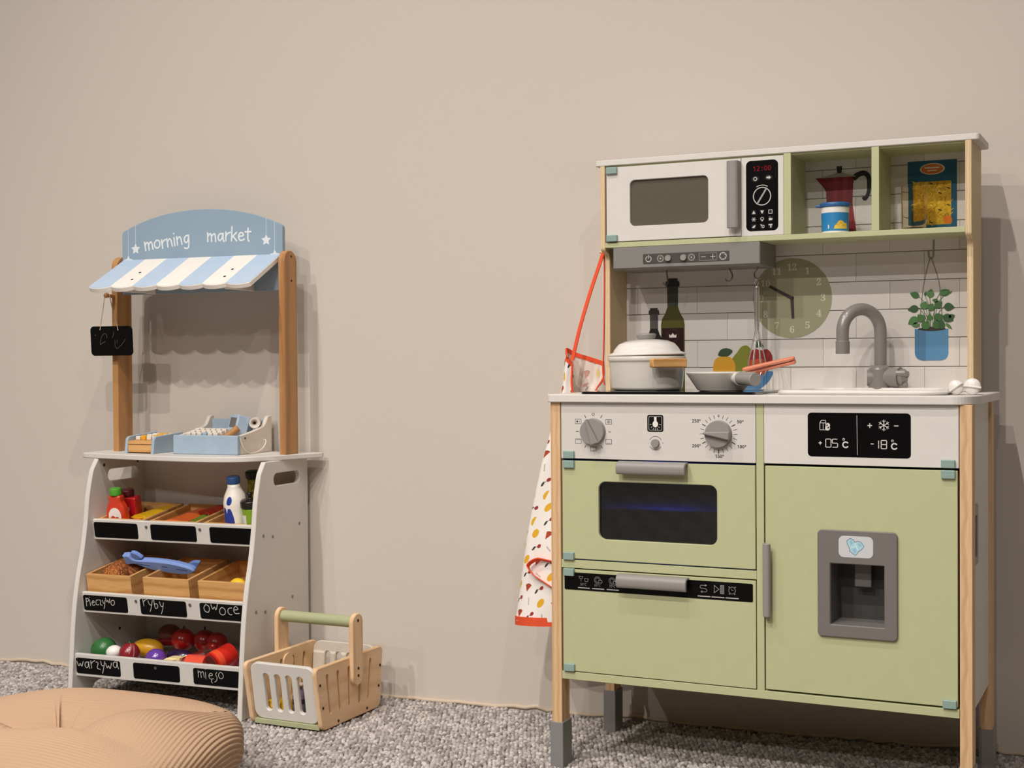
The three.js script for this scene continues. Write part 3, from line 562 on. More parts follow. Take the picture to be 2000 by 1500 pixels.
  {                                                     // wine bottles
    const bottle = (name, cx, top, k, bodyC, foilC, labC, crown) => {
      const S = (pts) => poly([...pts.map(([x, y]) => [cx + x * k, top - y * k]), ...pts.slice().reverse().map(([x, y]) => [cx - x * k, top - y * k])]);
      const b = flat(name, S([[0.0088, 0.034], [0.009, 0.046], [0.0125, 0.056], [0.0185, 0.066], [0.02, 0.074], [0.02, 0.181]]), bodyC, K, 0, 0.35);
      flat('foil', S([[0.0092, 0.004], [0.0115, 0.005], [0.0115, 0.0125], [0.0092, 0.014], [0.009, 0.044]]), foilC, b, 1); flat('cap', S([[0.0085, 0], [0.0085, 0.006], [0.0118, 0.0075], [0.0118, 0.0128]]), 0x1d1715, b, 2);
      if (labC) {
        const L = [cx - 0.0185 * k, cx + 0.0185 * k, top - 0.128 * k, top - 0.08 * k];
        const lab = printed('bottle_label', rrect(...L, 0.001), Z + 0.0002, Z + th + 0.0002, L, 8000, ({ x, fill, disc, box, x0, x1, y0, y1 }) => { box(x0, x1, y0, y1, '#2b1715'); const u = 0.002, yy = top - 0.0935 * k; if (crown) { disc(cx, yy + 0.001, 0.0098, '#4b2d3a', 0.0007); fill([[cx - 3 * u, yy - 0.002], [cx + 3 * u, yy - 0.002], [cx + 3.2 * u, yy + 0.0035], [cx + 1.6 * u, yy + 0.0015], [cx, yy + 0.0055], [cx - 1.6 * u, yy + 0.0015], [cx - 3.2 * u, yy + 0.0035]], '#d6d0c8'); } }, b, 0.5);
      }
    };
    bottle('wine_bottle_print', 0.1063, 0.737, 1, 0x4d4a16, 0x3b3f38, 1, true);
    bottle('small_bottle_print', 0.0742, 0.6897, 0.76, 0x18120f, 0x45413e, 0, false);
  }
  {                                                     // fruit bowl
    const bw = flat('fruit_bowl_print', smooth([[0.173, 0.586], [0.2, 0.5835], [0.24, 0.5835], [0.2695, 0.5865], [0.266, 0.574], [0.256, 0.5635], [0.242, 0.557], [0.2, 0.557], [0.182, 0.567]], 6), 0x3f6f97, K, 0);
    flat('lemon', smooth([[0.1735, 0.592], [0.1755, 0.602], [0.181, 0.6085], [0.192, 0.61], [0.203, 0.6085], [0.209, 0.6], [0.2105, 0.592], [0.207, 0.582], [0.192, 0.579], [0.1765, 0.583]], 6), 0xc89017, bw, 3);
    flat('lemon_leaf', smooth([[0.1815, 0.6125], [0.186, 0.6205], [0.1955, 0.6235], [0.2055, 0.6195], [0.2, 0.6125], [0.1905, 0.61]], 6), 0x24401f, bw, 4);
    flat('pear', smooth([[0.2035, 0.597], [0.2055, 0.607], [0.213, 0.6165], [0.2195, 0.625], [0.228, 0.6275], [0.2345, 0.6225], [0.238, 0.611], [0.243, 0.598], [0.24, 0.584], [0.224, 0.578], [0.208, 0.584]], 6), 0x77791a, bw, 1);
    flat('apple', smooth([[0.231, 0.607], [0.234, 0.617], [0.243, 0.6215], [0.252, 0.6195], [0.262, 0.621], [0.269, 0.6125], [0.2695, 0.602], [0.264, 0.589], [0.248, 0.583], [0.234, 0.592]], 6), 0x8c1d16, bw, 2);
    flat('orange_fruit', smooth([[0.229, 0.592], [0.233, 0.603], [0.243, 0.606], [0.254, 0.606], [0.262, 0.598], [0.261, 0.586], [0.245, 0.58], [0.232, 0.584]], 6), 0xb8441a, bw, 4);
    flat('apple_leaf', smooth([[0.244, 0.624], [0.2445, 0.632], [0.2475, 0.6395], [0.2515, 0.633], [0.256, 0.6255], [0.25, 0.6255]], 5), 0x2f4a22, bw, 4);
  }
  {                                                     // hanging plant
    const potS = new THREE.Shape(); potS.moveTo(0.4868, 0.649); potS.lineTo(0.4868, 0.615); potS.quadraticCurveTo(0.4868, 0.602, 0.5, 0.602); potS.lineTo(0.522, 0.602); potS.quadraticCurveTo(0.5352, 0.602, 0.5352, 0.615); potS.lineTo(0.5352, 0.649); potS.quadraticCurveTo(0.511, 0.645, 0.4868, 0.649);
    const pp = flat('hanging_plant_print', potS, 0x4f82a8, K, 1);
    flat('pot_side', poly([[0.4868, 0.6485], [0.5025, 0.6462], [0.5025, 0.602], [0.4985, 0.602], [0.491, 0.6055], [0.487, 0.612]]), 0x426f92, pp, 2);
    const strip = (pts, w) => { const c = new THREE.CatmullRomCurve3(pts.map(([a, b]) => V3(a, b, 0))).getPoints(10), l = [], r = []; c.forEach((p, i) => { const q = c[Math.min(i + 1, c.length - 1)], o = c[Math.max(i - 1, 0)], dx = q.x - o.x, dy = q.y - o.y, n = Math.hypot(dx, dy); l.push([p.x - dy / n * w, p.y + dx / n * w]); r.unshift([p.x + dy / n * w, p.y - dx / n * w]); }); return poly([...l, ...r]); };
    flat('string', strip([[0.5095, 0.7555], [0.504, 0.735], [0.4985, 0.705], [0.4935, 0.65]], 0.0005), 0x6f6a60, pp, 1); flat('string', strip([[0.5105, 0.7555], [0.516, 0.74], [0.5225, 0.715], [0.5275, 0.65]], 0.0005), 0x6f6a60, pp, 1);
    flat('hook_print', strip([[0.5145, 0.7815], [0.514, 0.765], [0.5135, 0.7565], [0.5105, 0.7535], [0.5075, 0.757], [0.507, 0.765]], 0.0014), 0x8b8781, pp, 1);
    flat('soil', smooth([[0.4905, 0.6487], [0.5, 0.6515], [0.511, 0.652], [0.523, 0.6515], [0.532, 0.6487], [0.522, 0.6465], [0.511, 0.6458], [0.5, 0.6465]], 5), 0x2a211a, pp, 3);
    const leaf = (x, y, l, w, a, c) => { const p = []; for (let i = 0; i <= 10; i++) { const t = i / 10; p.push([t * l, w * Math.pow(Math.sin(Math.PI * Math.pow(t, 0.75)), 0.9)]); } for (let i = 9; i > 0; i--) { const t = i / 10; p.push([t * l, -w * Math.pow(Math.sin(Math.PI * Math.pow(t, 0.75)), 0.9)]); } return poly(p.map(([u, v]) => [x + u * Math.cos(a) - v * Math.sin(a), y + u * Math.sin(a) + v * Math.cos(a)])); };
    const T = [[0.4935, 0.6975, 0.0145, 0.0048, 2.75], [0.5015, 0.699, 0.006, 0.002, 1.2], [0.5085, 0.696, 0.0125, 0.0055, 1.35], [0.5225, 0.7005, 0.0155, 0.0045, 0.35], [0.5285, 0.6975, 0.0145, 0.0018, 0.5], [0.4925, 0.6805, 0.016, 0.0055, 3.3], [0.498, 0.679, 0.0125, 0.0058, 1.1], [0.5075, 0.677, 0.0115, 0.0058, 1.0], [0.5165, 0.681, 0.013, 0.0058, 0.7], [0.529, 0.682, 0.0155, 0.006, -0.1], [0.492, 0.666, 0.0175, 0.006, 3.7], [0.5, 0.661, 0.013, 0.006, 2.3], [0.5155, 0.664, 0.0135, 0.006, 0.4], [0.5275, 0.668, 0.017, 0.0062, -0.45], [0.4935, 0.656, 0.011, 0.0038, 3.3], [0.4995, 0.649, 0.014, 0.0065, 1.0], [0.5195, 0.649, 0.014, 0.0065, 1.7], [0.526, 0.6485, 0.015, 0.005, 1.6], [0.5315, 0.657, 0.0125, 0.0022, -0.75], [0.51, 0.662, 0.01, 0.004, 1.8], [0.521, 0.69, 0.009, 0.003, 2.9], [0.536, 0.665, 0.0095, 0.004, 0.4]];
    const tones = [0x35602c, 0x2a4f26, 0x48753a, 0x3d6a30]; T.forEach((p, i) => { flat('leaf', leaf(...p), tones[i % 4], pp, 4 + (i % 4)); if (i < 14) flat('stem', strip([[p[0], p[1]], [(p[0] + 0.511) / 2, p[1] - 0.012], [0.511 + (p[0] - 0.511) * 0.3, 0.65]], 0.00035), 0x4d5c33, pp, 2); });
  }
  {                                                     // coffee maker
    const mk = flat('coffee_maker_print', poly([[0.3385, 0.8835], [0.345, 0.8838], [0.3985, 0.8835], [0.396, 0.872], [0.3948, 0.8445], [0.3555, 0.8445], [0.3545, 0.862], [0.35, 0.87]]), 0x7d1a1c, K, 0);
    flat('boiler', poly([[0.356, 0.8445], [0.3945, 0.8445], [0.4005, 0.8], [0.35, 0.8]]), 0x7d1a1c, mk, 0);
    for (const x of [0.366, 0.3805]) flat('facet', poly([[x, 0.8832], [x + 0.0075, 0.8832], [x + 0.006, 0.8448], [x - 0.001, 0.8448]]), 0x8f2426, mk, 1);
    flat('lid_print', smooth([[0.3495, 0.8842], [0.362, 0.8872], [0.3745, 0.8905], [0.386, 0.8875], [0.3985, 0.884], [0.3985, 0.8828], [0.375, 0.8835], [0.3495, 0.883]], 5), 0x9c948a, mk, 2);
    flat('lid_knob', poly([[0.3718, 0.8895], [0.3785, 0.8895], [0.3795, 0.9], [0.3708, 0.9]]), 0x15110f, mk, 2);
    const hs = new THREE.CatmullRomCurve3([[0.396, 0.8795], [0.404, 0.8855], [0.4125, 0.887], [0.4185, 0.882], [0.42, 0.869], [0.4185, 0.856], [0.4135, 0.8475], [0.4105, 0.851]].map(([a, b]) => V3(a, b, 0))).getPoints(40), l = [], r = [];
    hs.forEach((p, i) => { const q = hs[Math.min(i + 1, 40)], o = hs[Math.max(i - 1, 0)], dx = q.x - o.x, dy = q.y - o.y, n = Math.hypot(dx, dy), w = 0.0044 - 0.0023 * i / 40; l.push([p.x - dy / n * w, p.y + dx / n * w]); r.unshift([p.x + dy / n * w, p.y - dx / n * w]); });
    flat('handle_print', poly([...l, ...r]), 0x15110f, mk, 1);
  }
  {                                                     // pasta packet
    const b = [0.477, 0.5478, 0.797, 0.8993];
    printed('pasta_packet_print', rrect(...b, 0.0006), Z, Z + th, b, 8000, ({ x, disc, line, fill, box, x0, x1, y0, y1 }) => {
      box(x0, x1, y0, y1, '#2d5b74'); const cx = 0.5127, cy = 0.8868; x.beginPath(); x.ellipse(cx, cy, 0.0178, 0.0085, 0, 0, 7); x.fillStyle = '#d9d0c4'; x.fill(); x.beginPath(); x.ellipse(cx - 0.0004, cy, 0.016, 0.0074, 0, 0, 7); x.fillStyle = '#c8743b'; x.fill();
      box(cx - 0.011, cx + 0.0105, cy + 0.0008, cy + 0.0028, '#ded3c6'); box(cx - 0.007, cx + 0.006, cy - 0.0032, cy - 0.0014, '#ded3c6');
      box(0.4848, 0.5395, 0.804, 0.8682, '#c49a25'); let k = 7; const rn = () => { k = (Math.imul(k, 1664525) + 1013904223) | 0; return (k >>> 8) / 16777216; };
      for (let i = 0; i < 240; i++) { const px = 0.486 + rn() * 0.052, py = 0.8055 + rn() * 0.061, a = rn() * 6.3, c = ['#d8b23a', '#a97c18', '#e0c257', '#8d6a14', '#caa02c'][Math.floor(rn() * 5)]; line([[px, py], [px + 0.003 * Math.cos(a), py + 0.003 * Math.sin(a)], [px + 0.005 * Math.cos(a + 0.7), py + 0.005 * Math.sin(a + 0.7)]], 0.0009, c); }
      for (const [u, v] of [[0.509, 0.866], [0.522, 0.851], [0.522, 0.826], [0.534, 0.858], [0.534, 0.833], [0.509, 0.808]]) line([[u, v], [u + 0.0035, v - 0.0015]], 0.0018, '#3a3520');
      disc(0.5345, 0.8105, 0.0062, '#cf6f22');
    }, K, 0.5);
  }
}
// ---------------------------------------------------------------- things on the kitchen
const kpos = (x, y, z) => [KX + x, y, z];
{
  const pot = thing('cooking_pot', 'pale grey toy saucepan with wooden side handles standing on the hob', 'pot', kpos(0.1105, 0.5596, 0.165));
  mesh('pot_body', lathe([[0, 0], [0.049, 0], [0.053, 0.0015], [0.0545, 0.005], [0.0575, 0.044], [0.0592, 0.0445], [0.0597, 0.047], [0.0595, 0.051], [0.0578, 0.052], [0.0562, 0.0512], [0.0528, 0.006], [0, 0.004]], 72), M.potGrey, pot);
  for (const a of [0.84, 0.84 + Math.PI]) {
    const h = mesh('handle', [wood(bx(-0.029, 0.029, 0.0345, 0.048, 0.061, 0.073, 0.0022, 2), 'x'), wood(bx(-0.018, -0.006, 0.038, 0.0445, 0.054, 0.063, 0.001), 'x'), wood(bx(0.006, 0.018, 0.038, 0.0445, 0.054, 0.063, 0.001), 'x')], M.bamboo, pot, 'pale wooden handle block'); h.rotation.y = a;
  }
  const lid = thing('pot_lid', 'white domed lid with grey knob resting on the toy saucepan', 'lid', kpos(0.1105, 0.6116, 0.165), [0.0, 0, 0.022]);
  mesh('lid_dome', lathe([[0.0555, 0], [0.0592, 0.0008], [0.0598, 0.0022], [0.0585, 0.0036], [0.0515, 0.0062], [0.0495, 0.0105], [0.043, 0.0185], [0.032, 0.0232], [0.016, 0.0252], [0, 0.0256], [0, 0.0235], [0.03, 0.021], [0.046, 0.012], [0.05, 0.004], [0.0555, 0]], 72), M.enamel, lid);
  mesh('lid_knob', lathe([[0, 0.024], [0.0125, 0.0245], [0.0135, 0.027], [0.0152, 0.0315], [0.0148, 0.0335], [0.012, 0.0343], [0, 0.0347]], 40), M.grey, lid);

  const pan = thing('frying_pan', 'off-white toy frying pan with thick grey handle on the hob', 'pan', kpos(0.238, 0.5596, 0.2));
  mesh('pan_bowl', lathe([[0, 0], [0.031, 0], [0.0345, 0.0015], [0.0505, 0.0255], [0.0512, 0.0268], [0.0503, 0.0278], [0.0488, 0.0268], [0.033, 0.004], [0, 0.0025]], 64), M.potGrey, pan);
  const a = 0.79, d = [Math.sin(a), 0.0, Math.cos(a)], at = (t, y) => [d[0] * t, y, d[2] * t];
  mesh('collar', [rod(at(0.044, 0.0195), at(0.058, 0.0185), 0.0085, 28, 0.0102)], M.enamel, pan);
  mesh('handle', [rod(at(0.058, 0.0185), at(0.0995, 0.0175), 0.0093, 36, 0.0096), rod(at(0.0995, 0.0175), at(0.1005, 0.0175), 0.0096, 36, 0.0088)], M.grey, pan);

  const tg = thing('toy_tongs', 'salmon pink toy tongs lying across the frying pan', 'tongs', kpos(0.345, 0.6055, 0.187), [0, 0.02, 0.215]);
  const sal = std({ color: 0xe0896a, roughness: 0.55 });
  for (const k of [0, 1]) { const s = rrect(-0.078, 0, -0.0052, 0.0052, 0.005); if (!k) s.holes.push(rrect(-0.022, -0.006, -0.0018, 0.0018, 0.0017, THREE.Path)); mesh('tong_arm', [ext(s, 0, 0.004, 0.0008).rotateX(-Math.PI / 2 + 0.25).rotateY(k ? 0.03 : -0.03).translate(0, -0.006 + k * 0.0058, k * 0.002)], sal, tg); }
  mesh('tong_hinge', [ball(0.0042, -0.004, -0.0028, 0)], sal, tg);
}
{
  const w = thing('whisk', 'small metal balloon whisk hanging from the hood hook in front of the clock', 'whisk', kpos(0.2575, 0.5765, 0.0745));
  mesh('handle', [rod([0, 0.088, 0], [0, 0.139, 0], 0.0042, 20, 0.0046), ball(0.0046, 0, 0.139, 0)], M.chrome, w);
  mesh('collar', [lathe([[0.0028, 0.07], [0.0036, 0.078], [0.0042, 0.088]], 20)], M.chrome, w);
  mesh('hanging_ring', [tube([[0, 0.1425, 0], [0.0028, 0.1465, 0.001], [0, 0.1525, 0.0012], [-0.0028, 0.1465, 0.001]], 0.0007, 24, 6, true)], M.chrome, w);
  for (let k = 0; k < 4; k++) {
    const a = k * Math.PI / 4 + 0.2, c = Math.cos(a), s = Math.sin(a), pts = [];
    for (const [r, y] of [[0.0028, 0.074], [0.005, 0.062], [0.01, 0.042], [0.0145, 0.022], [0.0142, 0.01], [0.008, 0.0015], [0, 0]]) pts.push([r * c, y, r * s * 0.9]);
    for (const [r, y] of [[0.008, 0.0015], [0.0142, 0.01], [0.0145, 0.022], [0.01, 0.042], [0.005, 0.062], [0.0028, 0.074]]) pts.push([-r * c, y, -r * s * 0.9]);
    mesh('wire', tube(pts, 0.0007, 60, 6), M.chrome, w);
  }
  mesh('wire_ring', tube([...Array(10)].map((_, i) => [0.0068 * Math.cos(i * 0.628), 0.058 + 0.0012 * Math.sin(i * 0.628), 0.0068 * Math.sin(i * 0.628)]), 0.0007, 40, 6, true), M.chrome, w);
}
{
  const tin = thing('food_tin', 'small round blue and white tub with blue lid on the upper shelf', 'tin', kpos(0.3815, 0.791, 0.09));
  const map = canvas(1024, 340, (x, w, h) => {
    x.fillStyle = '#e8e2da'; x.fillRect(0, 0, w, h); x.fillStyle = '#2a7fb6'; x.fillRect(0, 75, w, 235);
    const cx = 612; x.fillStyle = '#e6c24f'; x.beginPath(); x.moveTo(cx - 85, 285); x.lineTo(cx - 70, 235); x.quadraticCurveTo(cx - 40, 215, cx - 25, 185); x.quadraticCurveTo(cx + 5, 165, cx + 35, 195); x.quadraticCurveTo(cx + 55, 220, cx + 90, 205); x.lineTo(cx + 105, 285); x.fill();
    x.strokeStyle = '#c48f2b'; x.lineWidth = 7; for (const [a, b] of [[-50, 255], [0, 235], [40, 262], [-15, 210]]) { x.beginPath(); x.arc(cx + a, b, 26, 3.6, 5.9); x.stroke(); }
    x.fillStyle = '#e8e2da'; x.fillRect(cx - 158, 230, 14, 50);
  });
  const body = lathe([[0.0196, 0], [0.0204, 0.0395]], 56); mesh('tub_body', [body], std({ map, roughness: 0.45 }), tin).rotation.y = -3.12;
  mesh('tub_base', lathe([[0, 0.0002], [0.0194, 0.0002], [0.0196, 0.002]], 40), M.enamel, tin);
  mesh('tub_lid', [lathe([[0, 0.0462], [0.0205, 0.0462], [0.0222, 0.045], [0.0222, 0.0405], [0.0206, 0.039], [0, 0.039]], 56), bx(-0.0285, -0.019, 0.0405, 0.0438, -0.006, 0.006, 0.0015)], paint(0x2c5f94, 0.4), tin);
  const gl = thing('drinking_glass', 'clear plastic tumbler standing before the printed pasta packet', 'glass', kpos(0.4948, 0.791, 0.082));
  mesh('tumbler', lathe([[0, 0.001], [0.0168, 0.001], [0.0176, 0.003], [0.0184, 0.0655], [0.0179, 0.066], [0.0174, 0.0655], [0.0166, 0.0045], [0, 0.0038]], 48), phys({ color: 0xfdf6ea, roughness: 0.03, transmission: 1, thickness: 0.0012, ior: 1.25 }), gl);
  [[0.5722, 0.0102, 0.62, 'left'], [0.5932, 0.0112, -0.12, 'right']].forEach(([x, r, turn, side]) => {
    const c = thing('toy_cup', `blue toy cup with white ridged cap, ${side} one of the pair by the sink`, 'cup', kpos(x, 0.5558 + r, 0.226));
    mesh('cup_body', [cyl(r * 0.72, r * 0.62, 0.03, 28).rotateX(Math.PI / 2).translate(0, 0, -0.017)], paint(0x4b7da6, 0.4), c);
    const cap = mesh('cup_cap', [lathe([[0, 0.0042], [r * 0.6, 0.0034], [r * 0.93, 0.0012], [r, -0.001], [r * 0.96, -0.004], [0, -0.004]], 36).rotateX(Math.PI / 2), bx(-r * 0.98, r * 1.12, -0.0014, 0.0014, 0.001, 0.0062, 0.0012)], M.enamel, c); cap.rotation.z = turn;
  });
}
// ---------------------------------------------------------------- apron on the kitchen's left side
{
  const ap = thing('apron', 'white child apron with fruit print and orange edging hanging beside the play kitchen', 'apron', [KX, 0, 0]);
  const fruit = (bg, fade) => canvas(1024, 1024, (x, w, h) => {
    x.fillStyle = bg; x.fillRect(0, 0, w, h); x.globalAlpha = fade;
    const motif = (k, px, py, a) => {
      x.save(); x.translate(px, py); x.rotate(a);
      if (k === 0) { x.fillStyle = '#e0ac2b'; x.beginPath(); x.ellipse(0, 0, 34, 44, 0, 0, 7); x.fill(); }
      else if (k === 1) { x.fillStyle = '#b5492f'; x.beginPath(); x.moveTo(-40, -22); x.quadraticCurveTo(0, -52, 40, -22); x.lineTo(4, 44); x.closePath(); x.fill(); x.fillStyle = '#7a3b22'; x.beginPath(); x.moveTo(-40, -22); x.quadraticCurveTo(0, -52, 40, -22); x.quadraticCurveTo(0, -34, -40, -22); x.fill(); x.fillStyle = '#5a2a1a'; for (const [u, v] of [[-14, -12], [10, -10], [0, 10]]) { x.beginPath(); x.ellipse(u, v, 4, 8, 0, 0, 7); x.fill(); } }
      else if (k === 2) { x.fillStyle = '#9a3030'; x.beginPath(); x.arc(26, -10, 20, 0, 7); x.fill(); x.fillStyle = '#34363a'; x.beginPath(); x.ellipse(-26, 16, 12, 24, 0.5, 0, 7); x.fill(); x.strokeStyle = '#5b4a40'; x.lineWidth = 6; x.beginPath(); x.moveTo(12, -6); x.lineTo(-16, 6); x.stroke(); }
      else { x.strokeStyle = '#b9b3ae'; x.lineWidth = 12; x.beginPath(); x.moveTo(-26, -26); x.lineTo(26, 30); x.stroke(); }
      x.restore();
    };
    let i = 0; for (let r = 0; r < 8; r++) for (let c = 0; c < 7; c++, i++) motif((c + r * 2) % 4, (c + 0.5 + (r % 2) * 0.5) * 146, (r + 0.5) * 128 + ((c * 37) % 30), ((c * 5 + r * 3) % 7 - 3) * 0.12);
  });
  const tx = (t) => { t.wrapS = t.wrapT = THREE.RepeatWrapping; t.repeat.set(1 / 0.17, 1 / 0.17); return t; };
  const outer = std({ map: tx(fruit('#efe9e2', 1)), roughness: 0.9 }), inner = std({ map: tx(fruit('#e3d8cc', 0.35)), roughness: 0.95 }), NU = 44;
  // cross-sections from the bib down to the hem: [height, right-back x, z, left x, front edge x, z]
  const section = (v, y) => {
    const keys = [[0.632, 0.0105, 0.094, -0.0465, -0.0315, 0.122], [0.6, 0.0105, 0.092, -0.05, -0.032, 0.124], [0.57, 0.009, 0.09, -0.053, -0.033, 0.126], [0.552, -0.0105, 0.09, -0.056, -0.03, 0.128], [0.44, -0.012, 0.085, -0.083, -0.02, 0.14], [0.32, -0.012, 0.08, -0.106, -0.014, 0.15], [0.18, -0.012, 0.075, -0.128, -0.01, 0.155]];
    let i = 0; while (i < keys.length - 2 && y < keys[i + 1][0]) i++;
    const a = keys[i], b = keys[i + 1], t = Math.max(0, Math.min(1, (a[0] - y) / (a[0] - b[0]))), k = a.map((q, j) => q + (b[j] - q) * t), [, xr, zr, xl, xf, zf] = k;
    const wav = 0.006 * Math.min(1, Math.max(0, (0.5 - y) / 0.25));
    return new THREE.CatmullRomCurve3([V3(xr, y, zr), V3((xr + xl) / 2, y, zr - 0.012 + wav), V3(xl + 0.006, y, zr - 0.004), V3(xl, y, (zr + zf) / 2), V3(xl + 0.008, y, zf + 0.002), V3((xl + xf) / 2 + 0.003, y, zf + 0.006 + wav), V3(xf, y, zf)]);
  };
  const NV = 60, grid = [];
  for (let v = 0; v <= NV; v++) { const row = []; for (let u = 0; u <= NU; u++) { const t = u / NU, drop = 0.024 * Math.max(0, 1 - Math.abs(t - 0.5) * 2) - 0.012, top = 0.612 + drop, bot = 0.186 - 0.006 * Math.sin(t * 5), y = top + (bot - top) * v / NV, p = section(v, y).getPoint(t); p.z += 0.0035 * Math.sin(t * 17 + v * 0.11) * Math.min(1, v / 25); row.push(p); } grid.push(row); }
  const sheet = (off, flip) => {
    const pos = [], uv = [], idx = [];
    const nrm = (v, u) => { const a = grid[v][Math.min(u + 1, NU)], b = grid[v][Math.max(u - 1, 0)], t = a.clone().sub(b); return V3(-t.z, 0, t.x).normalize(); };
    for (let v = 0; v <= NV; v++) { let s = 0; for (let u = 0; u <= NU; u++) { const p = grid[v][u].clone().addScaledVector(nrm(v, u), off); if (u) s += grid[v][u].distanceTo(grid[v][u - 1]); pos.push(p.x, p.y, p.z); uv.push(s, p.y); } }
    for (let v = 0; v < NV; v++) for (let u = 0; u < NU; u++) { const a = v * (NU + 1) + u, b = a + 1, c = a + NU + 1, d = c + 1; flip ? idx.push(a, b, c, b, d, c) : idx.push(a, c, b, b, c, d); }
    const g = new THREE.BufferGeometry(); g.setAttribute('position', new THREE.Float32BufferAttribute(pos, 3)); g.setAttribute('uv', new THREE.Float32BufferAttribute(uv, 2)); g.setIndex(idx); g.computeVertexNormals(); return g;
  };
  outer.side = inner.side = THREE.DoubleSide;
  const sA = sheet(0.0004, false), sB = sheet(-0.0004, true);
  mesh('cloth', sA, outer, ap); mesh('lining', sB, inner, ap, 'pale reverse side of the printed cloth');
  const ribbon = (pts, up, w, t) => {                    // a flat band with thickness along points
    const P = new THREE.CatmullRomCurve3(pts.map((p) => (p.isVector3 ? p : V3(...p)))).getPoints(pts.length * 6), pos = [], idx = [];
    P.forEach((p, i) => {
      const T = P[Math.min(i + 1, P.length - 1)].clone().sub(P[Math.max(i - 1, 0)]).normalize(), U = V3(...up), N = T.clone().cross(U).normalize(), W = N.clone().cross(T).normalize();
      for (const [a, b] of [[-1, -1], [1, -1], [1, 1], [-1, 1]]) { const q = p.clone().addScaledVector(W, a * w / 2).addScaledVector(N, b * t / 2); pos.push(q.x, q.y, q.z); }
    });
    for (let i = 0; i < P.length - 1; i++) for (let k = 0; k < 4; k++) { const a = i * 4 + k, b = i * 4 + (k + 1) % 4, c = a + 4, d = b + 4; idx.push(a, c, b, b, c, d); }
    const n = (P.length - 1) * 4; idx.push(0, 1, 2, 0, 2, 3, n, n + 2, n + 1, n, n + 3, n + 2);
    const g = new THREE.BufferGeometry(); g.setAttribute('position', new THREE.Float32BufferAttribute(pos, 3)); g.setIndex(idx); const f = g.toNonIndexed(); f.computeVertexNormals(); return plain(f);
  };
  M.orange.side = THREE.DoubleSide;
  const every = (row, n) => row.filter((_, i) => i % n === 0);
  mesh('top_hem', ribbon(every(grid[0], 4), [0, 1, 0], 0.007, 0.002), M.orange, ap);
  mesh('bottom_hem', ribbon(every(grid[NV], 4), [0, 1, 0], 0.014, 0.002), M.orange, ap);
  mesh('side_hem', ribbon(grid.filter((_, i) => i % 4 === 0 && i < 52).map((r) => r[NU]), [1, 0, 0.3], 0.006, 0.002), M.orange, ap);
  mesh('side_hem', ribbon(grid.filter((_, i) => i % 3 === 0 && i < 12).map((r) => r[0]), [0.3, 0, 1], 0.006, 0.002), M.orange, ap);
  mesh('neck_strap', ribbon([[0.0155, 0.777, 0.104], [0.011, 0.762, 0.106], [-0.003, 0.718, 0.111], [-0.019, 0.66, 0.118], [-0.0315, 0.606, 0.1225]], [1, 0, 0.2], 0.0062, 0.0016), M.orange, ap);
  mesh('neck_strap', ribbon([[0.0155, 0.777, 0.1], [0.0148, 0.75, 0.097], [0.0138, 0.7, 0.096], [0.0115, 0.62, 0.0945], [0.0095, 0.59, 0.093], [0.0112, 0.566, 0.092]], [0.25, 0, 1], 0.008, 0.0016), M.orange, ap);
  mesh('tie_band', ribbon([[-0.05, 0.288, 0.168], [-0.075, 0.29, 0.168], [-0.0905, 0.279, 0.168], [-0.083, 0.268, 0.17], [-0.05, 0.248, 0.17]], [0, 0.5, 1], 0.01, 0.0016), M.orange, ap);
  mesh('peg', [rod([0.0183, 0.778, 0.102], [0.009, 0.7785, 0.102], 0.0022, 14)], M.ply, kitchen);
}
// ---------------------------------------------------------------- the market stand
const SO = [-1.7912, 0, 0.0613], PSI = 0.0703, SW = 0.3634, ST = 0.0095;
const spos = (s, y, d) => [SO[0] + s * Math.cos(PSI) + d * Math.sin(PSI), y, SO[2] - s * Math.sin(PSI) + d * Math.cos(PSI)];
const stand = thing('market_stand', 'white wooden play market stand with striped blue awning and three tilted shelves', 'market stand', SO, [0, PSI, 0]);
const TILT = 0.152, SHELF = [[0.2854, 0.1585, TILT], [0.1575, 0.1905, TILT], [0.0472, 0.2135, 0.09]];   // lip bottom y, depth, tilt
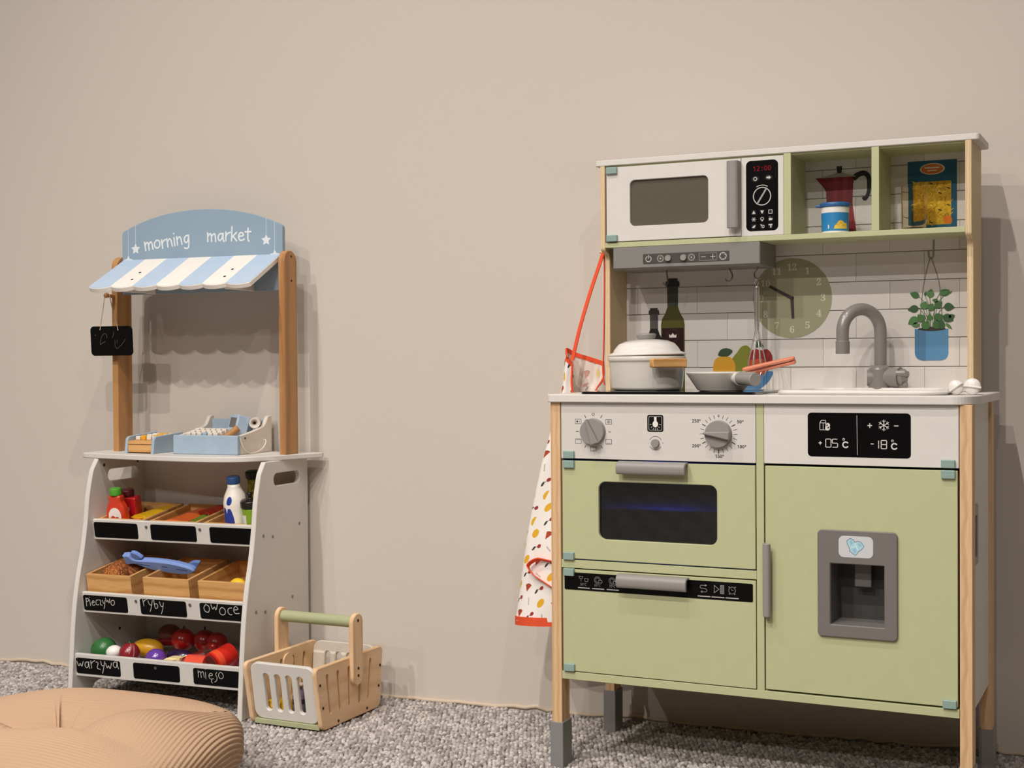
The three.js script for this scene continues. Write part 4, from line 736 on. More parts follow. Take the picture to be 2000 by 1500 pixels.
// a point on a shelf board: u back from the lip along the board
const onShelf = (k, u) => { const [y0, d0, a] = SHELF[k]; return [y0 + 0.0115 * Math.cos(a) + u * Math.sin(a), d0 - u * Math.cos(a)]; };
{
  const part = (n, g, m, p = stand, l) => mesh(n, g, m, p, l);
  const front = [[0.2285, 0], [0.2202, 0.0982], [0.2128, 0.1661], [0.2026, 0.2198], [0.1898, 0.2655], [0.1795, 0.3165], [0.173, 0.3639], [0.162, 0.4066], [0.1545, 0.42], [0.145, 0.4322]];
  for (const x0 of [0, SW - ST]) {
    const s = new THREE.Shape(); s.moveTo(0, 0); s.lineTo(-0.04, 0); s.lineTo(-0.04, 0.012); s.quadraticCurveTo(-0.042, 0.0265, -0.06, 0.0265); s.lineTo(-0.15, 0.0265); s.quadraticCurveTo(-0.168, 0.0265, -0.17, 0.008); s.lineTo(-0.171, 0); s.lineTo(-0.2285, 0);
    s.splineThru(front.slice(1).map(([d, y]) => V2(-d, y))); s.lineTo(0, 0.4322); s.closePath();
    s.holes.push(rrect(-0.118, -0.0288, 0.3879, 0.4104, 0.0112, THREE.Path));
    const p = part('side_panel', boxUV(extX(s, x0, x0 + ST, 0.001, 14), 'y'), M.white);
    for (const [d, y] of x0 ? [[0.032, 0.3133], [0.1539, 0.3048], [0.1237, 0.3002], [0.0587, 0.1843], [0.18, 0.1766], [0.1505, 0.1723]] : [[0.13, 0.419], [0.03, 0.42], [0.09, 0.11]]) part('screw', cyl(0.0028, 0.0028, 0.0012, 14).rotateZ(Math.PI / 2).translate(x0 ? SW + 0.0002 : ST + 0.0002, y, d), x0 ? M.screw : M.hole, p);
  }
  part('back_panel', bx(ST, SW - ST, 0.034, 0.4322, 0.003, 0.008, 0), M.white);
  {
    const s = new THREE.Shape(); s.moveTo(-0.036, -0.002); s.lineTo(-0.0385, -0.125); s.quadraticCurveTo(-0.0385, -0.138, -0.02, -0.142); s.splineThru([V2(0.06, -0.158), V2(0.15, -0.173), V2(0.22, -0.179), V2(0.28, -0.176), V2(0.325, -0.158), V2(0.352, -0.122), V2(0.375, -0.066), V2(0.398, -0.008)]); s.lineTo(0.398, -0.002); s.closePath();
    part('table_top', boxUV(extY(s, 0.4322, 0.4412, 0.0012, 10), 'x'), M.white);
  }
  // shelves with their lips and chalk labels
  const words = [['', '', ''], ['pieczywo', 'ryby', 'owoce'], ['warzywa', '', 'mięso']];
  SHELF.forEach(([y0, d0, a], k) => {
    const place = (g) => g.rotateX(a).translate(0, y0, d0), L = (d0 - 0.009) / Math.cos(a);
    const board = part('shelf', place(bx(ST, SW - ST, 0.0025, 0.0115, -L, -0.007, 0.0006)), M.white);
    const lip = part('shelf_lip', place(boxUV(bx(ST, SW - ST, 0, k === 2 ? 0.0405 : 0.0375, -0.008, 0, 0.0012, 2), 'x')), M.white);
    [[0.0112, 0.1068], [0.1345, 0.2312], [0.2592, 0.3525]].forEach(([x0, x1], j) => {
      const b = [x0, x1, 0.0042 + (k === 2 ? 0.001 : 0), 0.0328 + (k === 2 ? 0.001 : 0)], w = words[k][j];
      const g = planarUV(ext(rrect(...b, 0.004), 0, 0.0008, 0.0002, 10), ...b);
      if (!w) { part('chalk_label', place(g), M.chalk, lip, 'blank black chalkboard label'); return; }
      const t = canvas(760, 230, (x, W, H) => {
        x.fillStyle = '#0b0a0b'; x.fillRect(0, 0, W, H);
        const c = '#c9c4be';
        if (w === 'pieczywo') hand(x, w, 45, 128, 84, 10, c, 0.7, 1.0, 0.015);
        if (w === 'ryby') hand(x, w, 50, 120, 104, 10, c, 0.7, 1.2, 0.06);
        if (w === 'owoce') hand(x, w, 60, 145, 118, 11, c, 0.6, 1.12, 0.02);
        if (w === 'warzywa') hand(x, w, 20, 140, 108, 11, c, 0.6, 1.12, 0.0);
        if (w === 'mięso') { hand(x, 'mi', 80, 140, 96, 9, c, 0.5, 1.05); hand(x, 'eso', 250, 145, 96, 9, c, 0.5, 1.1); x.beginPath(); x.moveTo(305, 148); x.quadraticCurveTo(285, 172, 312, 190); x.stroke(); }
      });
      part('chalk_label', place(g), phys({ map: t, roughness: 0.7, specularIntensity: 0.25 }), lip, 'black chalkboard label with chalk writing');
    });
    for (const [sx, sy] of k === 2 ? [[0.182, 0.0275]] : [[0.1262, 0.0275], [0.2395, 0.0275]]) part('screw', place(new THREE.CylinderGeometry(0.0026, 0.0026, 0.001, 14).rotateX(Math.PI / 2).translate(sx, sy, 0.0012)), M.screw, lip);
  });
  // posts
  for (const x0 of [-0.0047, 0.3555]) {
    const s = new THREE.Shape(); s.moveTo(-0.04, 0.4412); s.lineTo(-0.0845, 0.4412); s.lineTo(-0.0845, 0.784); s.absarc(-0.06225, 0.784, 0.02225, Math.PI, 0, true); s.closePath();
    const p = part('post', wood(extX(s, x0, x0 + 0.0125, 0.0012, 16), 'y'), M.beech);
    if (x0 > 0) for (const y of [0.7955, 0.752]) part('screw_hole', cyl(0.0021, 0.0021, 0.0008, 12).rotateZ(Math.PI / 2).translate(x0 + 0.0126, y, 0.0595), M.hole, p);
  }
  // sign board
  {
    const s = new THREE.Shape(), z0 = 0.0585, z1 = 0.0675; s.moveTo(0.0082, 0.735); s.lineTo(0.3553, 0.735); s.lineTo(0.3553, 0.846); s.quadraticCurveTo(0.3553, 0.851, 0.351, 0.8535); s.quadraticCurveTo(0.278, 0.8877, 0.1818, 0.8877); s.quadraticCurveTo(0.0855, 0.8877, 0.0125, 0.8535); s.quadraticCurveTo(0.0082, 0.851, 0.0082, 0.846); s.closePath();
    const b = [0.0082, 0.3553, 0.735, 0.8877];
    const t = canvas(1600, 704, (x, W, H) => {
      const px = (v) => (v - b[0]) / (b[1] - b[0]) * W, py = (v) => (b[3] - v) / (b[3] - b[2]) * H;
      x.fillStyle = '#8fa4b4'; x.fillRect(0, 0, W, H); const w = '#dfe3e4';
      x.save(); x.translate(px(0.0605), py(0.816)); x.rotate(-0.11); hand(x, 'morning', 0, 0, 72, 13, w, 0.12, 1.12); x.restore();
      x.save(); x.translate(px(0.197), py(0.829)); x.rotate(0.04); hand(x, 'market', 0, 0, 72, 13, w, 0.12, 1.16); x.restore();
      x.strokeStyle = '#c5d0d8'; x.lineWidth = 4.5;
      const star = (u, v, r) => { x.beginPath(); for (let i = 0; i < 10; i++) { const a = i * Math.PI / 5 - Math.PI / 2, q = i % 2 ? r * 0.5 : r; x.lineTo(px(u) + q * Math.cos(a), py(v) + q * Math.sin(a)); } x.closePath(); x.fillStyle = w; x.fill(); };
      for (const [u, v] of [[0.0385, 0.823], [0.022, 0.801], [0.3215, 0.829], [0.339, 0.801]]) { x.beginPath(); x.moveTo(px(u), 0); x.lineTo(px(u), py(v)); x.stroke(); star(u, v - 0.003, 48); }
    });
    part('sign_board', planarUV(ext(s, z0, z1, 0.0006, 24), ...b), std({ map: t, roughness: 0.5 }));
  }
  // awning: seven painted slats with scalloped ends
  {
    const aw = new THREE.Group(); aw.name = 'awning'; aw.userData.label = 'sloping striped awning with a scalloped edge'; stand.add(aw);
    const n = 7, x0 = 0.0118, w = (0.3518 - x0) / n, Ls = 0.1165, ang = Math.atan2(0.056, 0.105);
    const lay = (g) => { g.applyMatrix4(new THREE.Matrix4().makeBasis(V3(1, 0, 0), V3(0, -Math.sin(ang), Math.cos(ang)), V3(0, -Math.cos(ang), -Math.sin(ang)))); return boxUV(g.translate(0, 0.8, 0.0675), 'z'); };
    const scallop = (s, a, b, o) => { s.quadraticCurveTo(b - w * 0.12, Ls + 0.0075 - o, (a + b) / 2, Ls + 0.0085 - o); s.quadraticCurveTo(a + w * 0.12, Ls + 0.0075 - o, a, Ls - o); };
    const bs = new THREE.Shape(); bs.moveTo(x0, 0); bs.lineTo(x0 + n * w, 0); bs.lineTo(x0 + n * w, Ls); for (let i = n - 1; i >= 0; i--) scallop(bs, x0 + i * w, x0 + (i + 1) * w, 0); bs.closePath();
    part('awning_board', lay(ext(bs, 0.0002, 0.0085, 0.0006, 10)), M.cream, aw);
    for (let i = 0; i < n; i++) {
      const a = x0 + i * w + (i ? 0 : 0.0007), b = x0 + (i + 1) * w - (i < n - 1 ? 0 : 0.0007), s = new THREE.Shape(); s.moveTo(a, 0.0005); s.lineTo(b, 0.0005); s.lineTo(b, Ls - 0.0009); scallop(s, a, b, 0.0009); s.closePath();
      part('awning_stripe', lay(ext(s, -0.0004, 0.0006, 0.0001, 10)), i % 2 ? M.cream : M.blueLight, aw);
    }
    for (const [s, y, d] of [[0.0885, 0.7725, 0.122], [0.0905, 0.758, 0.1485], [0.2855, 0.7725, 0.122], [0.2865, 0.758, 0.1485]]) part('screw', cyl(0.0026, 0.0026, 0.001, 14).rotateX(ang).translate(s, 0.8 - (d - 0.0675) * 0.056 / 0.105 + 0.0004, d), M.hole, aw);
    for (const s of [0.074, 0.287]) { const q = poly([[-0.0675, 0.735], [-0.0675, 0.789], [-0.155, 0.7425], [-0.15, 0.735]]); part('bracket', extX(q, s, s + 0.009, 0.0006), M.cream, aw); }
  }
  part('peg', [rod([0.0008, 0.7315, 0.083], [0.0008, 0.7325, 0.106], 0.0034, 18), ball(0.0046, 0.0008, 0.7325, 0.107)], M.beech);
}
{                                                        // small hanging chalkboard
  const cb = thing('chalkboard', 'small black chalkboard hung by a string from a peg on the stand post', 'chalkboard', spos(0.0085, 0.648, 0.102), [0.06, PSI, 0]);
  const b = [-0.046, 0.046, -0.0275, 0.0275];
  const t = canvas(640, 380, (x, W, H) => { x.fillStyle = '#0b0a0a'; x.fillRect(0, 0, W, H); x.strokeStyle = '#5d595a'; x.lineWidth = 6; x.lineCap = 'round'; x.beginPath(); x.moveTo(150, 235); x.quadraticCurveTo(170, 90, 235, 95); x.quadraticCurveTo(270, 110, 255, 150); x.moveTo(150, 235); x.lineTo(230, 195); x.moveTo(370, 70); x.quadraticCurveTo(375, 120, 340, 145); x.moveTo(385, 180); x.quadraticCurveTo(370, 270, 410, 290); x.quadraticCurveTo(500, 240, 545, 165); x.moveTo(420, 175); x.lineTo(412, 215); x.stroke(); x.beginPath(); x.arc(80, 115, 5, 0, 7); x.stroke(); });
  mesh('board', planarUV(ext(rrect(...b, 0.008), -0.0025, 0.0025, 0.0005, 12), ...b), phys({ map: t, roughness: 0.6, specularIntensity: 0.25 }), cb);
  mesh('string', [tube([[-0.0225, 0.0205, 0.0035], [-0.021, 0.0285, 0.0035], [-0.0145, 0.06, 0.002], [-0.008, 0.0878, 0.0005], [-0.0045, 0.0898, 0], [-0.001, 0.0878, 0.0005], [0.007, 0.058, 0.002], [0.0165, 0.0285, 0.0035], [0.018, 0.0195, 0.0035]], 0.0008, 60, 6)], std({ color: 0xd2b394, roughness: 0.9 }), cb);
}
// ---- on the table ------------------------------------------------------------------------
{
  const T = 0.4413;
  const kp = thing('toy_keypad', 'light blue and wooden toy keypad with yellow and white keys on the stand table', 'keypad', spos(0.0535, T, 0.128), [0, PSI - 0.02, 0]);
  const side = new THREE.Shape(); side.moveTo(0, 0); side.lineTo(0.003, 0.024); side.quadraticCurveTo(0.005, 0.03, 0.012, 0.031); side.lineTo(0.09, 0.036); side.lineTo(0.092, 0); side.closePath();
  for (const x of [0, 0.0585]) mesh('side_board', extX(side, x, x + 0.006, 0.001), M.blue, kp);
  mesh('front_block', [wood(bx(0.006, 0.0585, 0.002, 0.0155, -0.02, -0.0035, 0.0008), 'x'), wood(bx(0.006, 0.0585, 0.0165, 0.023, -0.02, -0.0035, 0.0008), 'x')], M.bamboo, kp);
  mesh('deck', [wood(bx(0.006, 0.0585, 0.002, 0.0235, -0.09, -0.02, 0.0008), 'x')], M.bamboo, kp);
  for (let r = 0; r < 4; r++) for (let c = 0; c < 4; c++) mesh('key', bx(0.0095 + c * 0.0122, 0.0195 + c * 0.0122, 0.0235, 0.0305 + r * 0.001, -0.032 - r * 0.0165, -0.0205 - r * 0.0165, 0.0014), (r + c) % 3 === 1 || (r > 0 && c === 2) ? M.keyYellow ??= paint(0xe5a51e, 0.45) : M.ivory, kp);
  const cr = thing('toy_cash_register', 'white and light blue toy cash register tray on the stand table', 'cash register', spos(0.156, T, 0.121), [0, PSI, 0]);
  mesh('drawer_front', [bx(-0.001, 0.1355, 0, 0.0345, -0.011, 0, 0.002, 2)], M.blue, cr);
  const cs = new THREE.Shape(); cs.moveTo(0.006, 0); cs.lineTo(0.006, 0.0335); cs.splineThru([V2(0.035, 0.0372), V2(0.068, 0.0428), V2(0.089, 0.048), V2(0.0985, 0.057), V2(0.104, 0.0645), V2(0.111, 0.0662)]); cs.lineTo(0.117, 0.0662); cs.lineTo(0.117, 0); cs.closePath();
  for (const x of [0.0025, 0.127]) mesh('side_board', extX(cs, x, x + 0.0075, 0.001), M.ivory, cr);
  mesh('back_board', bx(0.01, 0.127, 0, 0.06, -0.1165, -0.108, 0.001), M.blue, cr); mesh('tray_floor', bx(0.01, 0.127, 0, 0.018, -0.108, -0.011, 0), M.ivory, cr);
  for (let r = 0; r < 3; r++) for (let c = 0; c < 6; c++) mesh('key', bx(0.014 + c * 0.0115, 0.0235 + c * 0.0115, 0.018, 0.0385 + r * 0.003, -0.03 - r * 0.014, -0.0185 - r * 0.014, 0.0016), c === 3 && r === 0 ? M.blue : M.ivory, cr);
  mesh('screw', cyl(0.0018, 0.0018, 0.0008, 12).rotateZ(Math.PI / 2).translate(0.1348, 0.029, -0.026), M.hole, cr);
  mesh('cord', tube([[0.137, 0.032, -0.006], [0.1385, 0.014, -0.014], [0.14, 0.0035, -0.028], [0.141, 0.0018, -0.045], [0.1425, 0.006, -0.066], [0.143, 0.015, -0.08], [0.1405, 0.023, -0.086], [0.137, 0.024, -0.085]], 0.0011, 60, 8), M.ivory, cr);
  const rd = thing('card_reader', 'light blue block shaped toy card reader standing in the cash register tray', 'card reader', spos(0.24, T + 0.0185, 0.05), [-0.25, PSI - 0.5, 0]);
  mesh('reader_body', bx(-0.016, 0.016, 0, 0.05, -0.012, 0.012, 0.002, 2), M.blueLight, rd); mesh('reader_screen', bx(-0.011, 0.011, 0.026, 0.044, 0.0115, 0.0128, 0.0005), M.greyDark, rd);
  const rl = thing('paper_roll', 'small roll of white paper at the back of the cash register', 'paper roll', spos(0.272, T + 0.0185, 0.03), [0, PSI + 0.45, 0]);
  mesh('roll', [lathe([[0.0035, -0.016], [0.0098, -0.016], [0.01, -0.0155], [0.01, 0.0155], [0.0098, 0.016], [0.0035, 0.016], [0.0035, -0.016]], 32).rotateX(Math.PI / 2).translate(0, 0.0355, 0)], M.ivory, rl); mesh('core', [lathe([[0.0022, -0.0155], [0.0036, -0.0155], [0.0036, 0.0155], [0.0022, 0.0155], [0.0022, -0.0155]], 20).rotateX(Math.PI / 2).translate(0, 0.0355, 0)], M.beech, rl); mesh('roll_holder', bx(-0.004, 0.004, 0, 0.026, -0.012, 0.012, 0.001), M.ivory, rl);
  const sc = thing('toy_scanner', 'natural wooden barrel shaped toy scanner leaning in the cash register tray', 'scanner', spos(0.246, T + 0.023, 0.074), [0, PSI, 0]);
  mesh('barrel', [rod([-0.009, 0.003, 0.006], [0.013, 0.023, -0.006], 0.0056, 24, 0.0068)], M.beech, sc); mesh('tip', [rod([-0.012, 0.0003, 0.0075], [-0.009, 0.003, 0.006], 0.004, 20, 0.0056)], M.hole, sc);
}
// ---- top shelf ------------------------------------------------------------------------------
const shelfThing = (k, s, u, name, label, cat, turn = 0, group) => { const [y, d] = onShelf(k, u); return thing(name, label, cat, spos(s, y + 0.0004, d), [SHELF[k][2], PSI + turn, 0], group); };
function crate(name, k, s, u, w, h, dep, label, group) {
  const c = shelfThing(k, s, u, name, label, 'crate', 0, group), t = 0.0055;
  mesh('front_board', wood(bx(0, w, 0, h, -t, 0, 0.0006), 'x'), M.bamboo, c); mesh('back_board', wood(bx(0, w, 0, h, -dep, -dep + t, 0.0006), 'x'), M.bamboo, c);
  for (const x of [0, w - t]) mesh('side_board', wood(bx(x, x + t, 0, h, -dep + t + 0.0002, -t - 0.0002, 0.0006), 'z'), M.bamboo, c);
  mesh('base_board', wood(bx(t, w - t, 0.0005, 0.004, -dep + t, -t, 0), 'x'), M.bamboo, c);
  return c;
}
crate('wooden_tray', 0, 0.0105, 0.012, 0.1, 0.024, 0.125, 'low wooden tray at the left of the top shelf', 'trays on the top shelf');
crate('wooden_tray', 0, 0.1235, 0.012, 0.1, 0.024, 0.125, 'low wooden tray in the middle of the top shelf', 'trays on the top shelf');
crate('wooden_tray', 0, 0.2365, 0.012, 0.112, 0.024, 0.125, 'low wooden tray under the milk bottle on the top shelf', 'trays on the top shelf');
{
  const kb = shelfThing(0, 0.0365, 0.035, 'ketchup_bottle', 'orange-red toy ketchup bottle with green cap and tomato label', 'bottle', 0.1);
  kb.position.y += 0.0045;
  const out = smooth([[-0.0185, 0.004], [-0.0195, 0.014], [-0.0175, 0.034], [-0.0115, 0.048], [-0.0105, 0.058], [0.0105, 0.058], [0.0125, 0.047], [0.0185, 0.034], [0.0205, 0.016], [0.019, 0.004], [0.012, 0], [-0.012, 0]], 5);
  const red = paint(0xd23a1c, 0.4, 0.3);
  mesh('bottle_body', ext(out, -0.009, 0.009, 0.003, 8), red, kb); mesh('cap', lathe([[0, 0.058], [0.0105, 0.058], [0.0112, 0.06], [0.0108, 0.07], [0.009, 0.0715], [0, 0.072]], 28), paint(0x4d9a2c, 0.45), kb);
  const b = [-0.013, 0.013, 0.003, 0.036]; const s = new THREE.Shape(); s.absellipse(0, 0.0195, 0.013, 0.0165, 0, Math.PI * 2);
  printed('label', s, 0.0088, 0.0098, b, 9000, ({ x, box, disc, x0, x1, y0, y1 }) => { box(x0, x1, y0, y1, '#e9e4dd'); disc(-0.004, 0.0165, 0.0046, '#c33a2c'); disc(0.004, 0.014, 0.0052, '#b92f26'); disc(-0.004, 0.009, 0.004, '#d88a3a'); }, kb, 0.4);
  const rb = shelfThing(0, 0.0335, 0.072, 'sauce_bottle', 'square red toy bottle with dark red cap on the top shelf', 'bottle', 0.15);
  rb.position.y += 0.0045;
  mesh('bottle_body', bx(-0.0215, 0.0215, 0, 0.047, -0.0125, 0.0125, 0.004, 3), paint(0xb8161c, 0.35, 0.4), rb); mesh('cap', lathe([[0, 0.0465], [0.0105, 0.0465], [0.0122, 0.049], [0.0125, 0.058], [0.011, 0.06], [0, 0.0605]], 28), paint(0x4f1018, 0.4), rb);
  mesh('label', lathe([[0, 0.0006], [0.0048, 0.0005], [0.005, 0]], 20).rotateX(Math.PI / 2).translate(0.004, 0.025, 0.0125), std({ color: 0xb9848a, roughness: 0.6 }), rb);
  const pk = (s, u, name, label, w, d, c, turn, lift) => { const p = shelfThing(0, s, u, name, label, 'packet', turn); p.position.y += lift; const sh = smooth([[-w / 2, 0.0015], [-w / 2, 0.004], [-w * 0.3, 0.0085], [0, 0.01], [w * 0.3, 0.0085], [w / 2, 0.004], [w / 2, 0.0015], [0, 0]], 4); mesh('packet_bag', ext(sh, -d / 2, d / 2, 0.001), paint(c, 0.4), p); for (const z of [-d / 2 - 0.003, d / 2 - 0.001]) mesh('packet_seal', bx(-w / 2 + 0.001, w / 2 - 0.001, 0.0035, 0.0055, z, z + 0.004, 0.0005), paint(c, 0.4), p); return p; };
  pk(0.083, 0.082, 'snack_packet', 'yellow flat snack packet lying in the left top tray', 0.042, 0.075, 0xd7a915, -0.25, 0.014);
  pk(0.071, 0.05, 'sausage_packet', 'small orange packet lying before the yellow packet', 0.03, 0.03, 0xc9743c, 0.3, 0.008);
  pk(0.162, 0.07, 'noodle_packet', 'orange flat packet lying in the middle top tray', 0.038, 0.09, 0xd2622a, -0.15, 0.012);
  pk(0.196, 0.06, 'pea_packet', 'green flat packet lying beside the orange packet', 0.03, 0.07, 0x6d8a2c, 0.1, 0.009);
  pk(0.194, 0.105, 'chilli_packet', 'dark red flat packet at the back of the middle top tray', 0.034, 0.045, 0x9c2a1c, -0.35, 0.016);
  const mb = shelfThing(0, 0.2925, 0.036, 'milk_bottle', 'white toy milk bottle with blue cap and blue cow print', 'bottle'); mb.position.y += 0.0045;
  const cow = canvas(1024, 512, (x, w, h) => { x.fillStyle = '#ece5d8'; x.fillRect(0, 0, w, h); x.fillStyle = '#22398f'; const blob = (pts) => { x.beginPath(); x.moveTo(...pts[0]); for (let i = 1; i < pts.length; i += 2) x.quadraticCurveTo(...pts[i], ...pts[(i + 1) % pts.length]); x.fill(); }; for (const o of [-330, 0, 330]) { blob([[400 + o, 330], [440 + o, 270], [500 + o, 320], [540 + o, 280], [600 + o, 330], [640 + o, 400], [590 + o, 460], [540 + o, 500], [500 + o, 450], [470 + o, 430], [430 + o, 480], [385 + o, 420]]); x.beginPath(); x.ellipse(545 + o, 235, 45, 32, -0.4, 0, 7); x.fill(); } });
  mesh('bottle_body', lathe([[0, 0], [0.0185, 0.0003], [0.021, 0.003], [0.0215, 0.01], [0.0213, 0.045], [0.0212, 0.054], [0.0185, 0.066], [0.0135, 0.076], [0.0112, 0.0815], [0.0108, 0.0875], [0, 0.0876]], 48), std({ map: cow, roughness: 0.4 }), mb).rotation.y = 2.95;
  mesh('cap', lathe([[0, 0.0868], [0.0112, 0.0868], [0.0118, 0.088], [0.0118, 0.0975], [0.0105, 0.0995], [0, 0.1]], 32), paint(0x2a4f80, 0.4), mb);
  const gj = shelfThing(0, 0.329, 0.027, 'green_jar', 'green toy jar with black knobbed lid beside the milk bottle', 'jar'); gj.position.y += 0.0045;
  mesh('jar_body', lathe([[0, 0], [0.0125, 0.0003], [0.0138, 0.002], [0.0162, 0.045], [0.0158, 0.047], [0, 0.047]], 40), paint(0x7fa41f, 0.4, 0.3), gj); mesh('jar_lid', lathe([[0, 0.0468], [0.0165, 0.0468], [0.0178, 0.049], [0.0178, 0.058], [0.016, 0.0608], [0.004, 0.0625], [0.0032, 0.066], [0.0062, 0.0735], [0, 0.0738]], 36), paint(0x17110f, 0.35), gj);
  mesh('jar_label', [lathe([[0.0145, 0.006], [0.0164, 0.036]], 24).rotateY(0)], std({ color: 0xd9d6c8, roughness: 0.6 }), gj).scale.set(0.99, 1, 1.01); gj.children[2].geometry = plain(new THREE.CylinderGeometry(0.0163, 0.0149, 0.03, 12, 1, true, -0.75, 0.7).translate(0, 0.021, 0));
  const oj = shelfThing(0, 0.3115, 0.05, 'juice_bottle', 'slim orange toy juice bottle between milk bottle and green jar', 'bottle'); oj.position.y += 0.0045;
  mesh('bottle_body', lathe([[0, 0], [0.0095, 0.0003], [0.0102, 0.003], [0.0098, 0.035], [0.007, 0.043], [0.0052, 0.047], [0, 0.0472]], 28), paint(0xdda02c, 0.4), oj); mesh('cap', lathe([[0, 0.047], [0.0066, 0.047], [0.0068, 0.055], [0.0055, 0.057], [0, 0.0575]], 24), paint(0xe88a1d, 0.4), oj);
  const ob = shelfThing(0, 0.293, 0.098, 'oil_bottle', 'tall olive toy oil bottle with dark green cap at the back of the top shelf', 'bottle'); ob.position.y += 0.0045;
  mesh('bottle_body', lathe([[0, 0], [0.0125, 0.0003], [0.0135, 0.003], [0.0135, 0.05], [0.012, 0.06], [0.0105, 0.07], [0.0105, 0.0815], [0, 0.0815]], 32), paint(0x8d8410, 0.35, 0.3), ob); mesh('cap', lathe([[0, 0.081], [0.0108, 0.081], [0.0128, 0.0835], [0.0132, 0.0925], [0.0115, 0.095], [0, 0.0955]], 28), paint(0x14261c, 0.4), ob);
}
// ---- middle shelf ----------------------------------------------------------------------------
crate('bamboo_crate', 1, 0.0125, 0.011, 0.0965, 0.056, 0.128, 'open bamboo crate holding toy bread on the middle shelf', 'crates on the middle shelf');
crate('bamboo_crate', 1, 0.135, 0.011, 0.0965, 0.056, 0.128, 'open bamboo crate under the blue toy fish on the middle shelf', 'crates on the middle shelf');
crate('bamboo_crate', 1, 0.2505, 0.011, 0.098, 0.056, 0.128, 'open bamboo crate with a lemon at the right of the middle shelf', 'crates on the middle shelf');
{
  const bread = std({ map: speckTex(0x9c5a2b, 0.9, 120, 0.03), roughness: 0.85, bumpMap: bumpTex(121, 30, 90, 0.03), bumpScale: 0.0012 });
  const loaf = (s, u, lift, r, l, turn, label) => { const b = shelfThing(1, s, u, 'bread_loaf', label, 'bread', turn); b.position.y += lift; const g = lathe([[0, -l / 2], [r * 0.8, -l / 2], [r * 0.97, -l / 2 + 0.003], [r, 0], [r * 0.97, l / 2 - 0.003], [r * 0.8, l / 2], [0, l / 2]], 36); mesh('crust', boxUV(g.rotateX(Math.PI / 2)), bread, b); mesh('cut_face', boxUV(lathe([[0, 0.0012], [r * 0.74, 0.001], [r * 0.78, 0]], 32).rotateX(Math.PI / 2).translate(0, 0, l / 2)), M.crumb ??= std({ map: speckTex(0xb06c35, 1.1, 125, 0.02), roughness: 0.9 }), b); return b; };
  loaf(0.052, 0.045, 0.046, 0.0225, 0.05, 0.2, 'round brown toy bread roll facing forward in the left crate');
  loaf(0.071, 0.075, 0.043, 0.0205, 0.05, -0.5, 'dark brown toy loaf lying behind the front bread roll');
  loaf(0.04, 0.085, 0.04, 0.02, 0.045, 1.2, 'brown toy bun at the back of the left crate');
  // blue fish: long flat body, forked tail, fin
  const f = thing('toy_fish', 'long blue wooden toy fish lying across the middle crate', 'fish', spos(0.14, 0.2425, 0.139), [0.55, PSI + 0.02, -0.115]);
  const fb = paint(0x7f9bd6, 0.5), s = smooth([[-0.075, 0.012], [-0.07, -0.0075], [-0.052, -0.004], [-0.02, -0.011], [0.02, -0.0125], [0.05, -0.0105], [0.066, -0.004], [0.07, 0.002], [0.06, 0.0075], [0.03, 0.0115], [-0.01, 0.0105], [-0.05, 0.0065], [-0.062, 0.0145]], 5);
  mesh('fish_body', ext(s, -0.0065, 0.0065, 0.002, 8), fb, f); mesh('fin', [ext(smooth([[-0.052, 0.006], [-0.058, 0.019], [-0.048, 0.021], [-0.035, 0.011]], 5), -0.004, 0.004, 0.001), ext(smooth([[0.045, -0.002], [0.062, 0.012], [0.078, 0.014], [0.068, 0.001]], 5), -0.011, -0.004, 0.001)], paint(0x6f8ccb, 0.5), f);
  for (const [a, b, w] of [[-0.05, -0.002, 0.03], [0.005, 0.001, 0.012], [0.035, 0.0, 0.022]]) mesh('groove', bx(a, a + w, b, b + 0.0016, 0.006, 0.0067, 0), paint(0x3d5590, 0.6), f);
  const le = thing('toy_lemon', 'yellow toy lemon in the right hand bamboo crate', 'lemon', spos(0.296, 0.2115, 0.13)); mesh('lemon_peel', [ball(0.0135, 0, 0, 0, 1.25, 1, 1)], paint(0xeec22a, 0.45), le);
}
